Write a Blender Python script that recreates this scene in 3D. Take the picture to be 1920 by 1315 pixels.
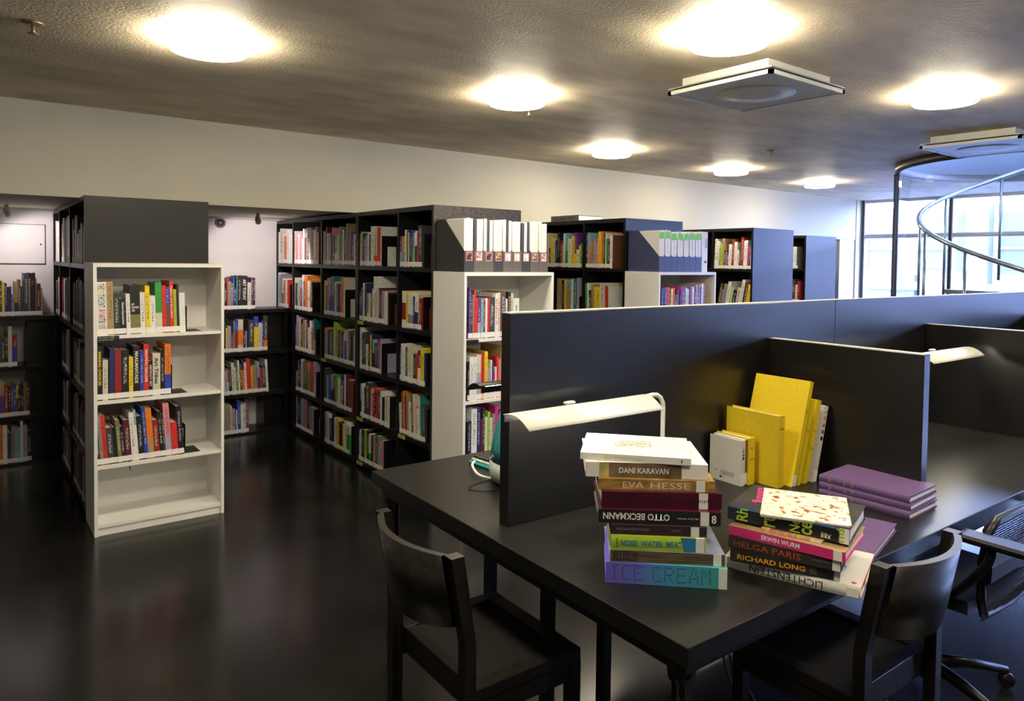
import bpy, bmesh, math, random
from mathutils import Vector, Matrix
random.seed(7)
SKY=36; EXPO=0.05; LAMPS=80; SPOT=20; DESKL=60   # sky strength, exposure, drum lamps, niche spots, desk tubes
C = bpy.context.scene.collection
SC = bpy.context.scene
for o in list(bpy.data.objects): bpy.data.objects.remove(o, do_unlink=True)

# ---------------------------------------------------------------- camera
cam_d = bpy.data.cameras.new('camera'); cam = bpy.data.objects.new('camera', cam_d); C.objects.link(cam)
cam_d.sensor_fit = 'HORIZONTAL'; cam_d.sensor_width = 36.0; cam_d.lens = 1345.6578 / 1920 * 36
cam_d.shift_y = (530.6745 - 657.5) / 1920; cam_d.clip_start = .02; cam_d.clip_end = 200
_R = [(0.7955976, -0.6056861, 0.0129933), (-0.0085036, -0.0326100, -0.9994320), (0.6057657, 0.7950352, -0.0310950)]
EYE = Vector((0, 0, 1.55))
_m = Matrix(((_R[0][0], -_R[1][0], -_R[2][0], 0), (_R[0][1], -_R[1][1], -_R[2][1], 0), (_R[0][2], -_R[1][2], -_R[2][2], 1.55), (0, 0, 0, 1)))
cam.matrix_world = _m
SC.camera = cam
# ---------------------------------------------------------------- sky, exposure
w = bpy.data.worlds.new('sky'); SC.world = w; w.use_nodes = True
bg = w.node_tree.nodes['Background']; bg.inputs[0].default_value = (0.38, 0.51, 1.0, 1); bg.inputs[1].default_value = SKY
SC.view_settings.view_transform = 'Standard'; SC.view_settings.look = 'None'
SC.view_settings.exposure = EXPO; SC.view_settings.gamma = 1.0; SC.view_settings.use_curve_mapping = False
SC.cycles.max_bounces = 8; SC.cycles.diffuse_bounces = 4; SC.cycles.glossy_bounces = 4; SC.cycles.transparent_max_bounces = 12
SC.cycles.sample_clamp_indirect = 4.0

# ---------------------------------------------------------------- materials
MATS = {}
def mat(key, col, rough=.5, metal=0., noise=None, bump=None, emit=None, spec=.5, coat=0.):
    """col linear rgb; noise=(scale, amount, stretch) varies the colour; bump=(scale, strength)"""
    if key in MATS: return MATS[key]
    m = bpy.data.materials.new(key); m.use_nodes = True; nt = m.node_tree; b = nt.nodes['Principled BSDF']
    b.inputs['Base Color'].default_value = (*col, 1); b.inputs['Roughness'].default_value = rough; b.inputs['Metallic'].default_value = metal
    b.inputs['Specular IOR Level'].default_value = spec; b.inputs['Coat Weight'].default_value = coat
    if noise or bump:
        tc = nt.nodes.new('ShaderNodeTexCoord')
    if noise:
        mp = nt.nodes.new('ShaderNodeMapping'); mp.inputs['Scale'].default_value = noise[2] if len(noise) > 2 else (1, 1, 1)
        n = nt.nodes.new('ShaderNodeTexNoise'); n.inputs['Scale'].default_value = noise[0]; n.inputs['Detail'].default_value = 5
        r = nt.nodes.new('ShaderNodeMapRange'); r.inputs[1].default_value = .3; r.inputs[2].default_value = .7
        r.inputs[3].default_value = 1 - noise[1]; r.inputs[4].default_value = 1 + noise[1]
        mx = nt.nodes.new('ShaderNodeVectorMath'); mx.operation = 'SCALE'; mx.inputs[0].default_value = col
        nt.links.new(tc.outputs['Object'], mp.inputs[0]); nt.links.new(mp.outputs[0], n.inputs['Vector'])
        nt.links.new(n.outputs[0], r.inputs[0]); nt.links.new(r.outputs[0], mx.inputs['Scale']); nt.links.new(mx.outputs[0], b.inputs['Base Color'])
    if bump:
        n2 = nt.nodes.new('ShaderNodeTexNoise'); n2.inputs['Scale'].default_value = bump[0]; n2.inputs['Detail'].default_value = 6
        bp = nt.nodes.new('ShaderNodeBump'); bp.inputs['Strength'].default_value = bump[1]; bp.inputs['Distance'].default_value = bump[2] if len(bump) > 2 else .01
        nt.links.new(tc.outputs['Object'], n2.inputs['Vector']); nt.links.new(n2.outputs[0], bp.inputs['Height']); nt.links.new(bp.outputs[0], b.inputs['Normal'])
    if emit:
        b.inputs['Emission Color'].default_value = (*emit[0], 1); b.inputs['Emission Strength'].default_value = emit[1]
    MATS[key] = m; return m
def glass_mat(key, tint=(1, 1, 1), refl=.06):
    m = bpy.data.materials.new(key); m.use_nodes = True; nt = m.node_tree; nt.nodes.clear()
    o = nt.nodes.new('ShaderNodeOutputMaterial'); t = nt.nodes.new('ShaderNodeBsdfTransparent'); t.inputs[0].default_value = (*tint, 1)
    g = nt.nodes.new('ShaderNodeBsdfGlossy'); g.inputs['Roughness'].default_value = .02
    fr = nt.nodes.new('ShaderNodeLayerWeight'); fr.inputs[0].default_value = refl; mx = nt.nodes.new('ShaderNodeMixShader')
    sc = nt.nodes.new('ShaderNodeMath'); sc.operation = 'MULTIPLY'; sc.inputs[1].default_value = .35; nt.links.new(fr.outputs['Fresnel'], sc.inputs[0]); nt.links.new(sc.outputs[0], mx.inputs[0]); nt.links.new(t.outputs[0], mx.inputs[1]); nt.links.new(g.outputs[0], mx.inputs[2]); nt.links.new(mx.outputs[0], o.inputs[0])
    MATS[key] = m; return m
def ink_mat(key, base, ink, scale=(60, 1, 330), thr=.55, rough=.45):
    """printed letter-like marks on a spine"""
    if key in MATS: return MATS[key]
    m = bpy.data.materials.new(key); m.use_nodes = True; nt = m.node_tree; b = nt.nodes['Principled BSDF']; b.inputs['Roughness'].default_value = rough
    tc = nt.nodes.new('ShaderNodeTexCoord'); mp = nt.nodes.new('ShaderNodeMapping'); mp.inputs['Scale'].default_value = scale
    n = nt.nodes.new('ShaderNodeTexNoise'); n.inputs['Scale'].default_value = 1; n.inputs['Detail'].default_value = 1
    r = nt.nodes.new('ShaderNodeMapRange'); r.inputs[1].default_value = thr - .03; r.inputs[2].default_value = thr + .03
    mx = nt.nodes.new('ShaderNodeMix'); mx.data_type = 'RGBA'; mx.inputs[6].default_value = (*base, 1); mx.inputs[7].default_value = (*ink, 1)
    nt.links.new(tc.outputs['Object'], mp.inputs[0]); nt.links.new(mp.outputs[0], n.inputs['Vector']); nt.links.new(n.outputs[0], r.inputs[0])
    nt.links.new(r.outputs[0], mx.inputs[0]); nt.links.new(mx.outputs[2], b.inputs['Base Color'])
    MATS[key] = m; return m

# ---------------------------------------------------------------- mesh helpers
class MB:
    def __init__(s): s.v = []; s.f = []; s.m = []; s.sm = []
    def quad(s, a, b, c, d, m=0, smooth=False):
        i = len(s.v); s.v += [tuple(a), tuple(b), tuple(c), tuple(d)]; s.f.append((i, i + 1, i + 2, i + 3)); s.m.append(m); s.sm.append(smooth); return s
    def box(s, x0, x1, y0, y1, z0, z1, m=0, M=None, bev=0):
        if x0 > x1: x0, x1 = x1, x0
        if y0 > y1: y0, y1 = y1, y0
        if z0 > z1: z0, z1 = z1, z0
        if bev > 0:
            b = min(bev, (x1 - x0) * .45, (y1 - y0) * .45, (z1 - z0) * .45)
            # chamfered box: 24 verts
            P = []
            for sx in (0, 1):
                for sy in (0, 1):
                    for sz in (0, 1):
                        X = (x0, x1)[sx]; Y = (y0, y1)[sy]; Z = (z0, z1)[sz]; ix = b if sx == 0 else -b; iy = b if sy == 0 else -b; iz = b if sz == 0 else -b
                        P += [(X, Y + iy, Z + iz), (X + ix, Y, Z + iz), (X + ix, Y + iy, Z)]
            bm = bmesh.new(); vs = [bm.verts.new(p) for p in P]; bmesh.ops.convex_hull(bm, input=vs)
            bmesh.ops.dissolve_limit(bm, angle_limit=.01, verts=bm.verts, edges=bm.edges)
            bm.verts.index_update(); i0 = len(s.v)
            for v in bm.verts: s.v.append(tuple(M @ v.co) if M else tuple(v.co))
            for f in bm.faces: s.f.append(tuple(i0 + v.index for v in f.verts)); s.m.append(m); s.sm.append(False)
            bm.free(); return s
        i = len(s.v)
        P = [(x0, y0, z0), (x1, y0, z0), (x1, y1, z0), (x0, y1, z0), (x0, y0, z1), (x1, y0, z1), (x1, y1, z1), (x0, y1, z1)]
        s.v += [tuple(M @ Vector(p)) for p in P] if M else P
        for q in ((0, 3, 2, 1), (4, 5, 6, 7), (0, 1, 5, 4), (1, 2, 6, 5), (2, 3, 7, 6), (3, 0, 4, 7)):
            s.f.append(tuple(i + k for k in q)); s.m.append(m); s.sm.append(False)
        return s
    def tube(s, pts, r, n=10, m=0, cap=True, closed=False, fine=0):
        pts = [Vector(p) for p in pts]
        if fine and len(pts) > 2:
            q = []
            for k in range(len(pts) - 1):
                p0, p1, p2, p3 = pts[max(k - 1, 0)], pts[k], pts[k + 1], pts[min(k + 2, len(pts) - 1)]
                for u in range(fine): t = u / fine; q.append(.5 * (2 * p1 + (p2 - p0) * t + (2 * p0 - 5 * p1 + 4 * p2 - p3) * t * t + (3 * p1 - p0 - 3 * p2 + p3) * t ** 3))
            pts = q + [pts[-1]]
        R = r if isinstance(r, (list, tuple)) else [r] * len(pts); i0 = len(s.v); up = None
        for k, p in enumerate(pts):
            d = (pts[min(k + 1, len(pts) - 1)] - pts[max(k - 1, 0)]) if not closed else (pts[(k + 1) % len(pts)] - pts[k - 1])
            d.normalize()
            if up is None: up = Vector((0, 0, 1)) if abs(d.z) < .9 else Vector((1, 0, 0))
            a = d.cross(up)
            if a.length < 1e-4: a = d.cross(Vector((1, .3, 0)))
            a.normalize(); b = d.cross(a).normalized(); up = -b if False else up
            for j in range(n):
                t = 2 * math.pi * j / n; s.v.append(tuple(p + R[k] * (math.cos(t) * a + math.sin(t) * b)))
        K = len(pts)
        for k in range(K if closed else K - 1):
            for j in range(n):
                k2 = (k + 1) % K
                s.f.append((i0 + k * n + j, i0 + k * n + (j + 1) % n, i0 + k2 * n + (j + 1) % n, i0 + k2 * n + j)); s.m.append(m); s.sm.append(True)
        if cap and not closed:
            s.f.append(tuple(i0 + j for j in range(n))); s.m.append(m); s.sm.append(False)
            s.f.append(tuple(i0 + (K - 1) * n + j for j in reversed(range(n)))); s.m.append(m); s.sm.append(False)
        return s
    def lathe(s, prof, n=32, m=0, c=(0, 0, 0), smooth=True, cap=True):
        """prof [(r, z)] about the z axis"""
        i0 = len(s.v)
        for r, z in prof:
            for j in range(n):
                t = 2 * math.pi * j / n; s.v.append((c[0] + r * math.cos(t), c[1] + r * math.sin(t), c[2] + z))
        for k in range(len(prof) - 1):
            for j in range(n):
                s.f.append((i0 + k * n + j, i0 + k * n + (j + 1) % n, i0 + (k + 1) * n + (j + 1) % n, i0 + (k + 1) * n + j)); s.m.append(m); s.sm.append(smooth)
        for k, rev in ((0, True), (len(prof) - 1, False)):
            if cap and prof[k][0] > 1e-6:
                q = [i0 + k * n + j for j in range(n)]; s.f.append(tuple(reversed(q) if rev else q)); s.m.append(m); s.sm.append(False)
        return s
    def prism(s, poly, a, b, m=0, axis='z', smooth=False):
        """extrude a 2-D polygon from a to b along axis"""
        P = {'z': lambda u, v, t: (u, v, t), 'y': lambda u, v, t: (u, t, v), 'x': lambda u, v, t: (t, u, v)}[axis]
        i0 = len(s.v); n = len(poly)
        for t in (a, b):
            for u, v in poly: s.v.append(P(u, v, t))
        s.f.append(tuple(i0 + j for j in reversed(range(n)))); s.f.append(tuple(i0 + n + j for j in range(n))); s.m += [m, m]; s.sm += [False, False]
        for j in range(n): s.f.append((i0 + j, i0 + (j + 1) % n, i0 + n + (j + 1) % n, i0 + n + j)); s.m.append(m); s.sm.append(smooth)
        return s
    def mesh(s, name, mats):
        me = bpy.data.meshes.new(name); me.from_pydata(s.v, [], s.f)
        for mt in (mats if isinstance(mats, (list, tuple)) else [mats]): me.materials.append(mt)
        me.polygons.foreach_set('material_index', s.m); me.polygons.foreach_set('use_smooth', s.sm)
        bm = bmesh.new(); bm.from_mesh(me)
        if getattr(s, 'w', False): bmesh.ops.remove_doubles(bm, verts=bm.verts, dist=1e-5)
        bmesh.ops.recalc_face_normals(bm, faces=bm.faces); bm.to_mesh(me); bm.free(); me.update(); return me
    def weld(s):
        s.w = True; return s
    def build(s, name, mats, parent=None, loc=None, rot=None):
        o = bpy.data.objects.new(name, s.mesh(name, mats)); C.objects.link(o)
        if parent: o.parent = parent
        if loc is not None: o.location = loc
        if rot is not None: o.rotation_euler = rot
        return o
def bx(name, m, parent, *a, bev=0): return MB().box(*a, bev=bev).build(name, m, parent)
def empty(name, loc=(0, 0, 0), rz=0., rot=None):
    o = bpy.data.objects.new(name, None); o.empty_display_size = .1; C.objects.link(o); o.location = loc; o.rotation_euler = rot or (0, 0, rz); return o
def tag(o, label, cat, group=None):
    o['label'] = label; o['category'] = cat
    if group: o['group'] = group
    return o
def struct(o): o['kind'] = 'structure'; return o
def copy_tree(o, parent=None):
    c = o.copy(); C.objects.link(c)
    if parent: c.parent = parent
    for ch in list(o.children): copy_tree(ch, c)
    return c
TEXTS = []
def text(s, parent, org, right, up, width, height, m, name='lettering', font_shear=0., bold=False):
    """lettering fitted into width x height, lower left corner at org (parent's frame)"""
    TEXTS.append((s, parent, Vector(org), Vector(right).normalized(), Vector(up).normalized(), width, height, m, name, font_shear, bold))
def flush_texts():
    obs = []
    for t in TEXTS:
        cu = bpy.data.curves.new('lettering', 'FONT'); cu.body = t[0]; cu.size = 1; cu.resolution_u = 2; cu.shear = t[9]; cu.space_character = 1.0
        if t[10]: cu.offset = .022
        o = bpy.data.objects.new('tmp', cu); C.objects.link(o); obs.append(o)
    bpy.context.view_layer.update(); dg = bpy.context.evaluated_depsgraph_get()
    for t, o in zip(TEXTS, obs):
        me = bpy.data.meshes.new_from_object(o.evaluated_get(dg))
        if not len(me.vertices): continue
        xs = [v.co.x for v in me.vertices]; ys = [v.co.y for v in me.vertices]
        x0, x1, y0, y1 = min(xs), max(xs), min(ys), max(ys); n = t[3].cross(t[4])
        for v in me.vertices:
            a = (v.co.x - x0) / (x1 - x0) * t[5]; b = (v.co.y - y0) / max(y1 - y0, 1e-6) * t[6]
            v.co = t[2] + t[3] * a + t[4] * b
        me.materials.clear(); me.materials.append(t[7]); me.update()
        p = bpy.data.objects.new(t[8], me); C.objects.link(p); p.parent = t[1]
    for o in obs: cu = o.data; bpy.data.objects.remove(o); bpy.data.curves.remove(cu)
    TEXTS.clear()
TA = -.0162; TC = (1.2012, .9509)
def T(a, b, z=0.):     # point in the desk's own frame
    return (TC[0] + a * math.cos(TA) - b * math.sin(TA), TC[1] + a * math.sin(TA) + b * math.cos(TA), z)
# ---------------------------------------------------------------- room shell
ZC = 2.466
M_floor = mat('floor_lacquer', (.0085, .0085, .0080), .20, noise=(3, .35), bump=(14, .05, .003), spec=.38)
M_ceil = mat('ceiling_plaster', (.68, .58, .43), .62, noise=(2.2, .22, (1, 2.2, 1)), bump=(80, .30, .010))
M_wall = mat('wall_paint', (.55, .53, .43), .75, noise=(1.5, .04), bump=(120, .08, .002))
M_niche = mat('niche_paint', (.72, .70, .70), .7, noise=(1.5, .03))
M_black = mat('black_wood', (.0060, .0056, .0052), .34, noise=(14, .3, (1, 1, 5)), bump=(60, .05, .002), spec=.5)
M_blackedge = mat('black_edge', (.0085, .0085, .010), .35, noise=(20, .2), spec=.35)
M_worn = mat('worn_black_wood', (.009, .0072, .0055), .38, noise=(26, .6, (2, 2, .5)), bump=(50, .08, .002), spec=.4)
M_white = mat('white_laminate', (.80, .79, .75), .45, noise=(3, .02))
M_metal_w = mat('white_metal', (.78, .78, .72), .35, noise=(5, .02))
M_steel = mat('steel', (.45, .47, .46), .35, .8, noise=(9, .15))
M_plate = mat('bookend_steel', (.007, .007, .008), .45, noise=(10, .2), spec=.3)
M_alu = mat('window_aluminium', (.62, .65, .72), .4, .2, noise=(6, .05))
M_dark = mat('dark_frame', (.02, .022, .03), .4, noise=(6, .1))
M_paper = mat('page_paper', (.74, .72, .66), .8, noise=(200, .08, (1, 1, .05)))
M_label = mat('sticker_paper', (.80, .79, .77), .6, noise=(30, .03))
M_ink = mat('black_ink', (.012, .012, .012), .6, noise=(30, .05))
M_inkw = mat('white_ink', (.82, .82, .80), .6, noise=(30, .02))
M_glass = glass_mat('window_glass', (.97, .98, 1.0), .05)
M_cyl = glass_mat('curved_glass', (.93, .96, 1.0), .10)

struct(bx('floor', M_floor, None, -3.2, 10.3, -4.2, 6.75, -.12, 0))
# ceiling with the round stair opening
HX, HY, HR = 7.28, 2.12, 1.12
mb = MB(); n = 64; S = 1.5
def sq(t):
    c, s_ = math.cos(t), math.sin(t); k = S / max(abs(c), abs(s_)); return (HX + c * k, HY + s_ * k, ZC)
for j in range(n):
    t0, t1 = 2 * math.pi * j / n + math.pi / 4, 2 * math.pi * (j + 1) / n + math.pi / 4
    mb.quad((HX + HR * math.cos(t0), HY + HR * math.sin(t0), ZC), (HX + HR * math.cos(t1), HY + HR * math.sin(t1), ZC), sq(t1), sq(t0))
x0, x1, y0, y1 = -3.2, 10.3, -4.2, 5.16
for a in ((x0, HX - S, y0, y1), (HX + S, x1, y0, y1), (HX - S, HX + S, y0, HY - S), (HX - S, HX + S, HY + S, y1)):
    mb.quad((a[0], a[2], ZC), (a[1], a[2], ZC), (a[1], a[3], ZC), (a[0], a[3], ZC))
struct(mb.build('ceiling', M_ceil))
mb = MB()                                                                            # upper floor slab around the opening, roof above
for j in range(n):
    t0, t1 = 2 * math.pi * j / n + math.pi / 4, 2 * math.pi * (j + 1) / n + math.pi / 4
    up = Vector((0, 0, .42)); mb.quad(Vector((HX + HR * math.cos(t0), HY + HR * math.sin(t0), ZC)) + up, Vector((HX + HR * math.cos(t1), HY + HR * math.sin(t1), ZC)) + up, Vector(sq(t1)) + up, Vector(sq(t0)) + up)
for a in ((x0, HX - S, y0, 6.8), (HX + S, x1, y0, 6.8), (HX - S, HX + S, y0, HY - S), (HX - S, HX + S, HY + S, 6.8)): mb.box(a[0], a[1], a[2], a[3], ZC + .40, ZC + .42)
struct(mb.build('floor_upper', M_wall)); struct(bx('ceiling_upper', M_wall, None, -3.2, 10.3, -4.2, 6.8, ZC + 3.2, ZC + 3.3))
struct(MB().lathe([(HR + .01, 0), (HR + .01, .42)], 64, c=(HX, HY, ZC), cap=False).build('trim_2', mat('shaft_paint', (.07, .085, .11), .6, noise=(3, .05))))
struct(bx('wall_back', M_wall, None, -3.2, 10.02, 5.15, 6.75, 1.903, ZC + .05))         # bulkhead over the niche
struct(bx('wall_niche', M_niche, None, -3.2, 10.02, 6.665, 6.78, 0, 1.905))
struct(bx('wall_niche_end', M_niche, None, 9.62, 10.02, 5.16, 6.67, 0, 1.905))
struct(bx('wall_left', M_wall, None, -3.3, -3.2, -4.2, 6.75, 0, ZC))
struct(bx('wall_front', M_wall, None, -3.2, 10.3, -4.3, -4.2, 0, ZC))
struct(bx('trim_3', mat('soffit_rail', (.42, .40, .40), .5, noise=(5, .05)), None, -3.2, 3.0, 6.60, 6.64, 1.886, 1.903))   # lamp track
# window wall on the right
WX = 10.2
for k, ya in enumerate((5.14, 4.0, 2.6, 1.2, -.2, -1.6, -3.0)):
    yb = (5.14, 4.0, 2.6, 1.2, -.2, -1.6, -3.0, -4.2)[k + 1]
    r = struct(MB().box(WX, WX + .012, yb + .03, ya - .03, .08, ZC).build('window_%d' % (k + 1), M_glass))
    f = MB().box(WX - .05, WX + .07, ya - .055, ya, 0, ZC).box(WX - .03, WX + .05, yb, ya, 1.93, 1.985).box(WX - .03, WX + .05, yb, ya, 0, .08).box(WX - .03, WX + .05, yb, ya, ZC - .04, ZC)
    f.build('window_frame', M_alu, r)
    MB().box(WX - .055, WX - .05, ya - .04, ya - .012, 0, ZC).build('gasket', M_dark, r)
    MB().box(WX - .045, WX - .03, yb + .1, ya - .1, 1.945, 1.97).build('blind_rail', M_alu, r)
struct(bx('wall_window_pier', M_wall, None, 10.02, 10.3, 5.14, 6.75, 0, ZC))

# hatch and round grille on the niche wall
h = empty('wall_hatch', (.351, 6.655, 1.628)); tag(h, 'white flush access hatch in niche wall at left edge', 'hatch')
bx('hatch_door', M_niche, h, -.145, .142, -.004, .006, -.148, .15)
bx('hatch_gap', M_ink, h, -.149, .146, .0, .008, -.152, .154)
MB().lathe([(0, 0), (.006, 0), (.006, .002), (0, .002)], 12).build('lock', M_ink, h, (.116, -.004, 0), (math.pi / 2, 0, 0))
g = empty('wall_grille', (1.806, 6.662, 1.852)); tag(g, 'small round grey vent disc on niche wall above books', 'vent')
MB().lathe([(0, 0), (.046, 0), (.046, .006), (.038, .012), (0, .012)], 24).build('rim', mat('grille_grey', (.16, .15, .14), .5, noise=(8, .1)), g, rot=(math.pi / 2, 0, 0))
MB().lathe([(.012, 0), (.028, 0), (.028, .004), (.012, .004)], 20).build('inner_ring', M_dark, g, (0, -.012, 0), (math.pi / 2, 0, 0))

# ---------------------------------------------------------------- ceiling lamps, vents, sprinklers
LAMP_C = (1.0, .88, .66)
M_diff = mat('lamp_diffuser', (.9, .9, .85), .5, emit=(LAMP_C, LAMPS))
def ceiling_lamp(x, y, label):
    o = empty('ceiling_lamp', (x, y, ZC)); tag(o, label, 'ceiling lamp', 'round drum lamps on the ceiling')
    MB().lathe([(0, 0), (.120, 0), (.120, -.012), (0, -.012)], 40).build('mount_ring', M_metal_w, o)
    MB().lathe([(.121, -.010), (.150, -.010), (.155, -.020), (.155, -.048), (.148, -.056), (0, -.058)], 40).build('diffuser', M_diff, o)
for x, y, l in ((.823, 3.21, 'lit drum lamp on ceiling, the one furthest left'), (2.41, 1.77, 'lit drum lamp on ceiling just behind the square speaker panel'),
                (2.434, 3.172, 'lit drum lamp with a sprinkler right below it'), (4.134, 1.664, 'lit drum lamp on ceiling nearest the right edge'),
                (4.191, 4.185, 'lit drum lamp above the lying grey book'), (5.883, 4.257, 'second smallest lit drum lamp, left of the one by the window'),
                (7.558, 4.303, 'smallest lit drum lamp, close to the window'),
                (.80, 1.72, 'added fill drum lamp on ceiling above the viewer, out of frame'), (.75, .1, 'added fill drum lamp behind the viewer, out of frame'),  # this row and the next: unseen drums added to help light the room
                (2.4, .15, 'added fill drum lamp over desk front, out of frame'), (4.1, .1, 'added fill drum lamp right of frame over the desk row')):
    ceiling_lamp(x, y, l)
M_perf = mat('perforated_panel', (.74, .70, .62), .5, noise=(260, .45))
def vent(x0, x1, y0, y1, label, m):
    o = empty('ceiling_vent', ((x0 + x1) / 2, (y0 + y1) / 2, ZC)); a, b = (x1 - x0) / 2, (y1 - y0) / 2; tag(o, label, 'ceiling vent', 'square panels hung under the ceiling')
    bx('neck', M_metal_w, o, -a + .05, a - .05, -b + .05, b - .05, -.042, 0)
    bx('back_plate', M_steel, o, -a, a, -b, b, -.056, -.050)
    f = MB()
    for s in (-1, 1): f.box(s * a, s * (a - .02), -b, b, -.082, -.064); f.box(-a, a, s * b, s * (b - .02), -.082, -.064)
    f.build('rim', M_metal_w, o); bx('grille', m, o, -a + .018, a - .018, -b + .018, b - .018, -.078, -.066)
    MB().lathe([(.10, -.0795), (.19, -.0795), (.19, -.078), (.10, -.078)], 32).build('diffuser_disc', m, o)
    for sx in (-1, 1):
        for sy in (-1, 1): MB().lathe([(0, -.066), (.006, -.066), (.006, -.05), (0, -.05)], 8, c=(sx * (a - .03), sy * (b - .03), 0)).build('spacer', M_steel, o)
vent(2.80, 3.42, 1.83, 2.41, 'square perforated white panel hung under the ceiling beside big lamp', M_perf)
vent(5.42, 6.1, 1.72, 2.34, 'square pale panel hung under ceiling in front of stair drum', mat('pale_panel', (.62, .66, .72), .4, noise=(30, .05)))
for x, y, l in ((.221, 3.437, 'brass and black sprinkler head at the upper left'), (2.699, 3.396, 'brass sprinkler head just below a drum lamp'), (5.176, 3.368, 'dark sprinkler head on ceiling near the windows')):
    o = empty('sprinkler', (x, y, ZC)); tag(o, l, 'sprinkler', 'sprinkler heads on the ceiling')
    MB().lathe([(0, 0), (.040, 0), (.036, -.008), (.02, -.011), (0, -.011)], 20).build('flange', mat('brass', (.30, .24, .15), .35, .7, noise=(20, .2)), o)
    MB().lathe([(0, -.01), (.008, -.01), (.006, -.03), (.009, -.04), (0, -.042)], 12).build('stem', MATS['brass'], o)
    MB().lathe([(0, -.042), (.02, -.042), (.02, -.045), (0, -.045)], 12).build('deflector', MATS['brass'], o)
# spotlights under the soffit
def spot(loc, aim, label, power, size):
    o = empty('track_spotlight', loc); tag(o, label, 'spotlight', 'spotlights under the niche soffit')
    MB().box(-.012, .012, -.012, .012, 0, .05).build('stem', M_metal_w, o)
    q = (Vector(aim) - Vector(loc)).to_track_quat('-Z', 'Y').to_euler()
    hd = MB().lathe([(0, .03), (.014, .03), (.022, .0), (.024, -.032), (.021, -.032), (.019, -.024), (0, -.024)], 20).build('head', M_metal_w, o, rot=q)
    MB().lathe([(0, -.027), (.0185, -.027), (.0185, -.025), (0, -.025)], 16).build('lens', mat('spot_lens', (1, 1, 1), .3, emit=((1, .93, .88), 90)), o, rot=q)
    L = bpy.data.lights.new('spot_beam', 'SPOT'); L.energy = power; L.color = (1, .86, .84); L.spot_size = size; L.spot_blend = .35; L.shadow_soft_size = .03
    lo = bpy.data.objects.new('spot_beam', L); C.objects.link(lo); lo.parent = o; lo.rotation_euler = q; lo.location = (Vector(aim) - Vector(loc)).normalized() * .05
spot((.234, 6.20, 1.85), (.62, 6.66, 1.15), 'glaring lit spotlight under the soffit at left edge', SPOT * .5, 2.2)
spot((1.86, 5.80, 1.85), (2.28, 6.60, 1.2), 'small angled spotlight under soffit above the ART TODAY book', SPOT * 1.2, 1.9)
spot((-1.2, 6.20, 1.85), (-1.2, 6.66, 1.1), 'added fill spotlight further left in the niche, out of frame', SPOT, 2.1)  # unseen extra spot, added to give the room more light

# ---------------------------------------------------------------- shelving
def black_unit(name, x0, x1, posts, zs, top, label, end_y, cat='bookcase', end_mat=None):
    """double-sided black bookcase running along Y; posts = list of (y, thickness)"""
    o = empty(name, (x0, end_y, 0)); tag(o, label, cat); W = x1 - x0
    ys = [p[0] for p in posts]; far = max(ys)
    bx('end_panel', end_mat or M_black, o, 0, W, 0, .022, 0, top)
    for y, t in posts:
        if abs(y - end_y) > .03: bx('upright', M_blackedge, o, 0, W, y - end_y - t / 2, y - end_y + t / 2, 0, top - .03)
    bx('top_board', M_black, o, 0, W, .0225, far - end_y, top - .03, top)
    cuts = [end_y] + sorted(ys); cuts = sorted(set(round(c, 4) for c in cuts))
    for z in zs:
        for a, b in zip(cuts[:-1], cuts[1:]):
            ta = .022 if abs(a - end_y) < .03 else .011
            if b - a > .1: bx('shelf_board', M_blackedge, o, .002, W - .002, a - end_y + ta + .0005, b - end_y - .012, z - .028, z)
    bx('back_panel', M_black, o, W / 2 - .006, W / 2 + .006, .0225, far - end_y - .012, .03, top - .0305)
    bx('plinth', M_black, o, .02, W - .02, .0225, far - end_y, 0, .021)
    return o
ZS = (1.497, 1.093, .736, .378, .05)
M_scrib = mat('scribbled_panel', (.032, .030, .027), .5, noise=(30, .8, (1, 1, 3)))
black_unit('bookcase', .55, 1.235, [(5.56, .02), (6.21, .02), (6.655, .02)], ZS, 1.897, 'black bookcase with blank end panel behind the near white bookcase', 4.822, end_mat=mat('brown_black_panel', (.013, .012, .011), .45, noise=(10, .15, (4, 1, 30)), spec=.35))
black_unit('bookcase', 2.31, 2.995, [(4.30, .02), (4.935, .045), (5.605, .02), (6.245, .02), (6.655, .02)], ZS, 1.89, 'long black bookcase full of books, running back into the niche', 3.84, end_mat=M_scrib)
black_unit('bookcase', 4.124, 4.81, [(4.43, .02), (4.96, .02), (5.5, .02), (6.655, .02)], ZS, 1.896, 'black bookcase carrying the thick grey book on its top', 3.951)
black_unit('bookcase', 6.022, 6.71, [(4.56, .02), (5.1, .02), (6.655, .02)], ZS, 1.896, 'black bookcase whose end panel shines blue, second nearest window', 4.088)
black_unit('bookcase', 7.972, 8.66, [(5.2, .02), (6.655, .02)], ZS, 1.896, 'pale blue shining bookcase end, the one nearest the window', 4.69)
def low_unit(x0, x1, label, xs=()):
    o = empty('niche_shelf', (x0, 6.35, 0)); tag(o, label, 'shelf'); W = x1 - x0
    for z in (1.094, .725, .356, .015): bx('shelf_board', M_blackedge, o, 0, W, 0, .31, z - .03 if z > .1 else .0, z)
    for x in (0, W - .02) + tuple(xs): bx('side_panel', M_black, o, x, x + .02, .005, .31, .0155 if False else .0, 1.063)
    bx('end_post', M_black, o, W - .18, W - .021, .10, .31, .0, 1.063)
low_unit(1.24, 2.306, 'low black niche shelf with the ART TODAY book on top')
low_unit(-1.6, .545, 'low black niche shelf at left edge below the access hatch')
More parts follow.
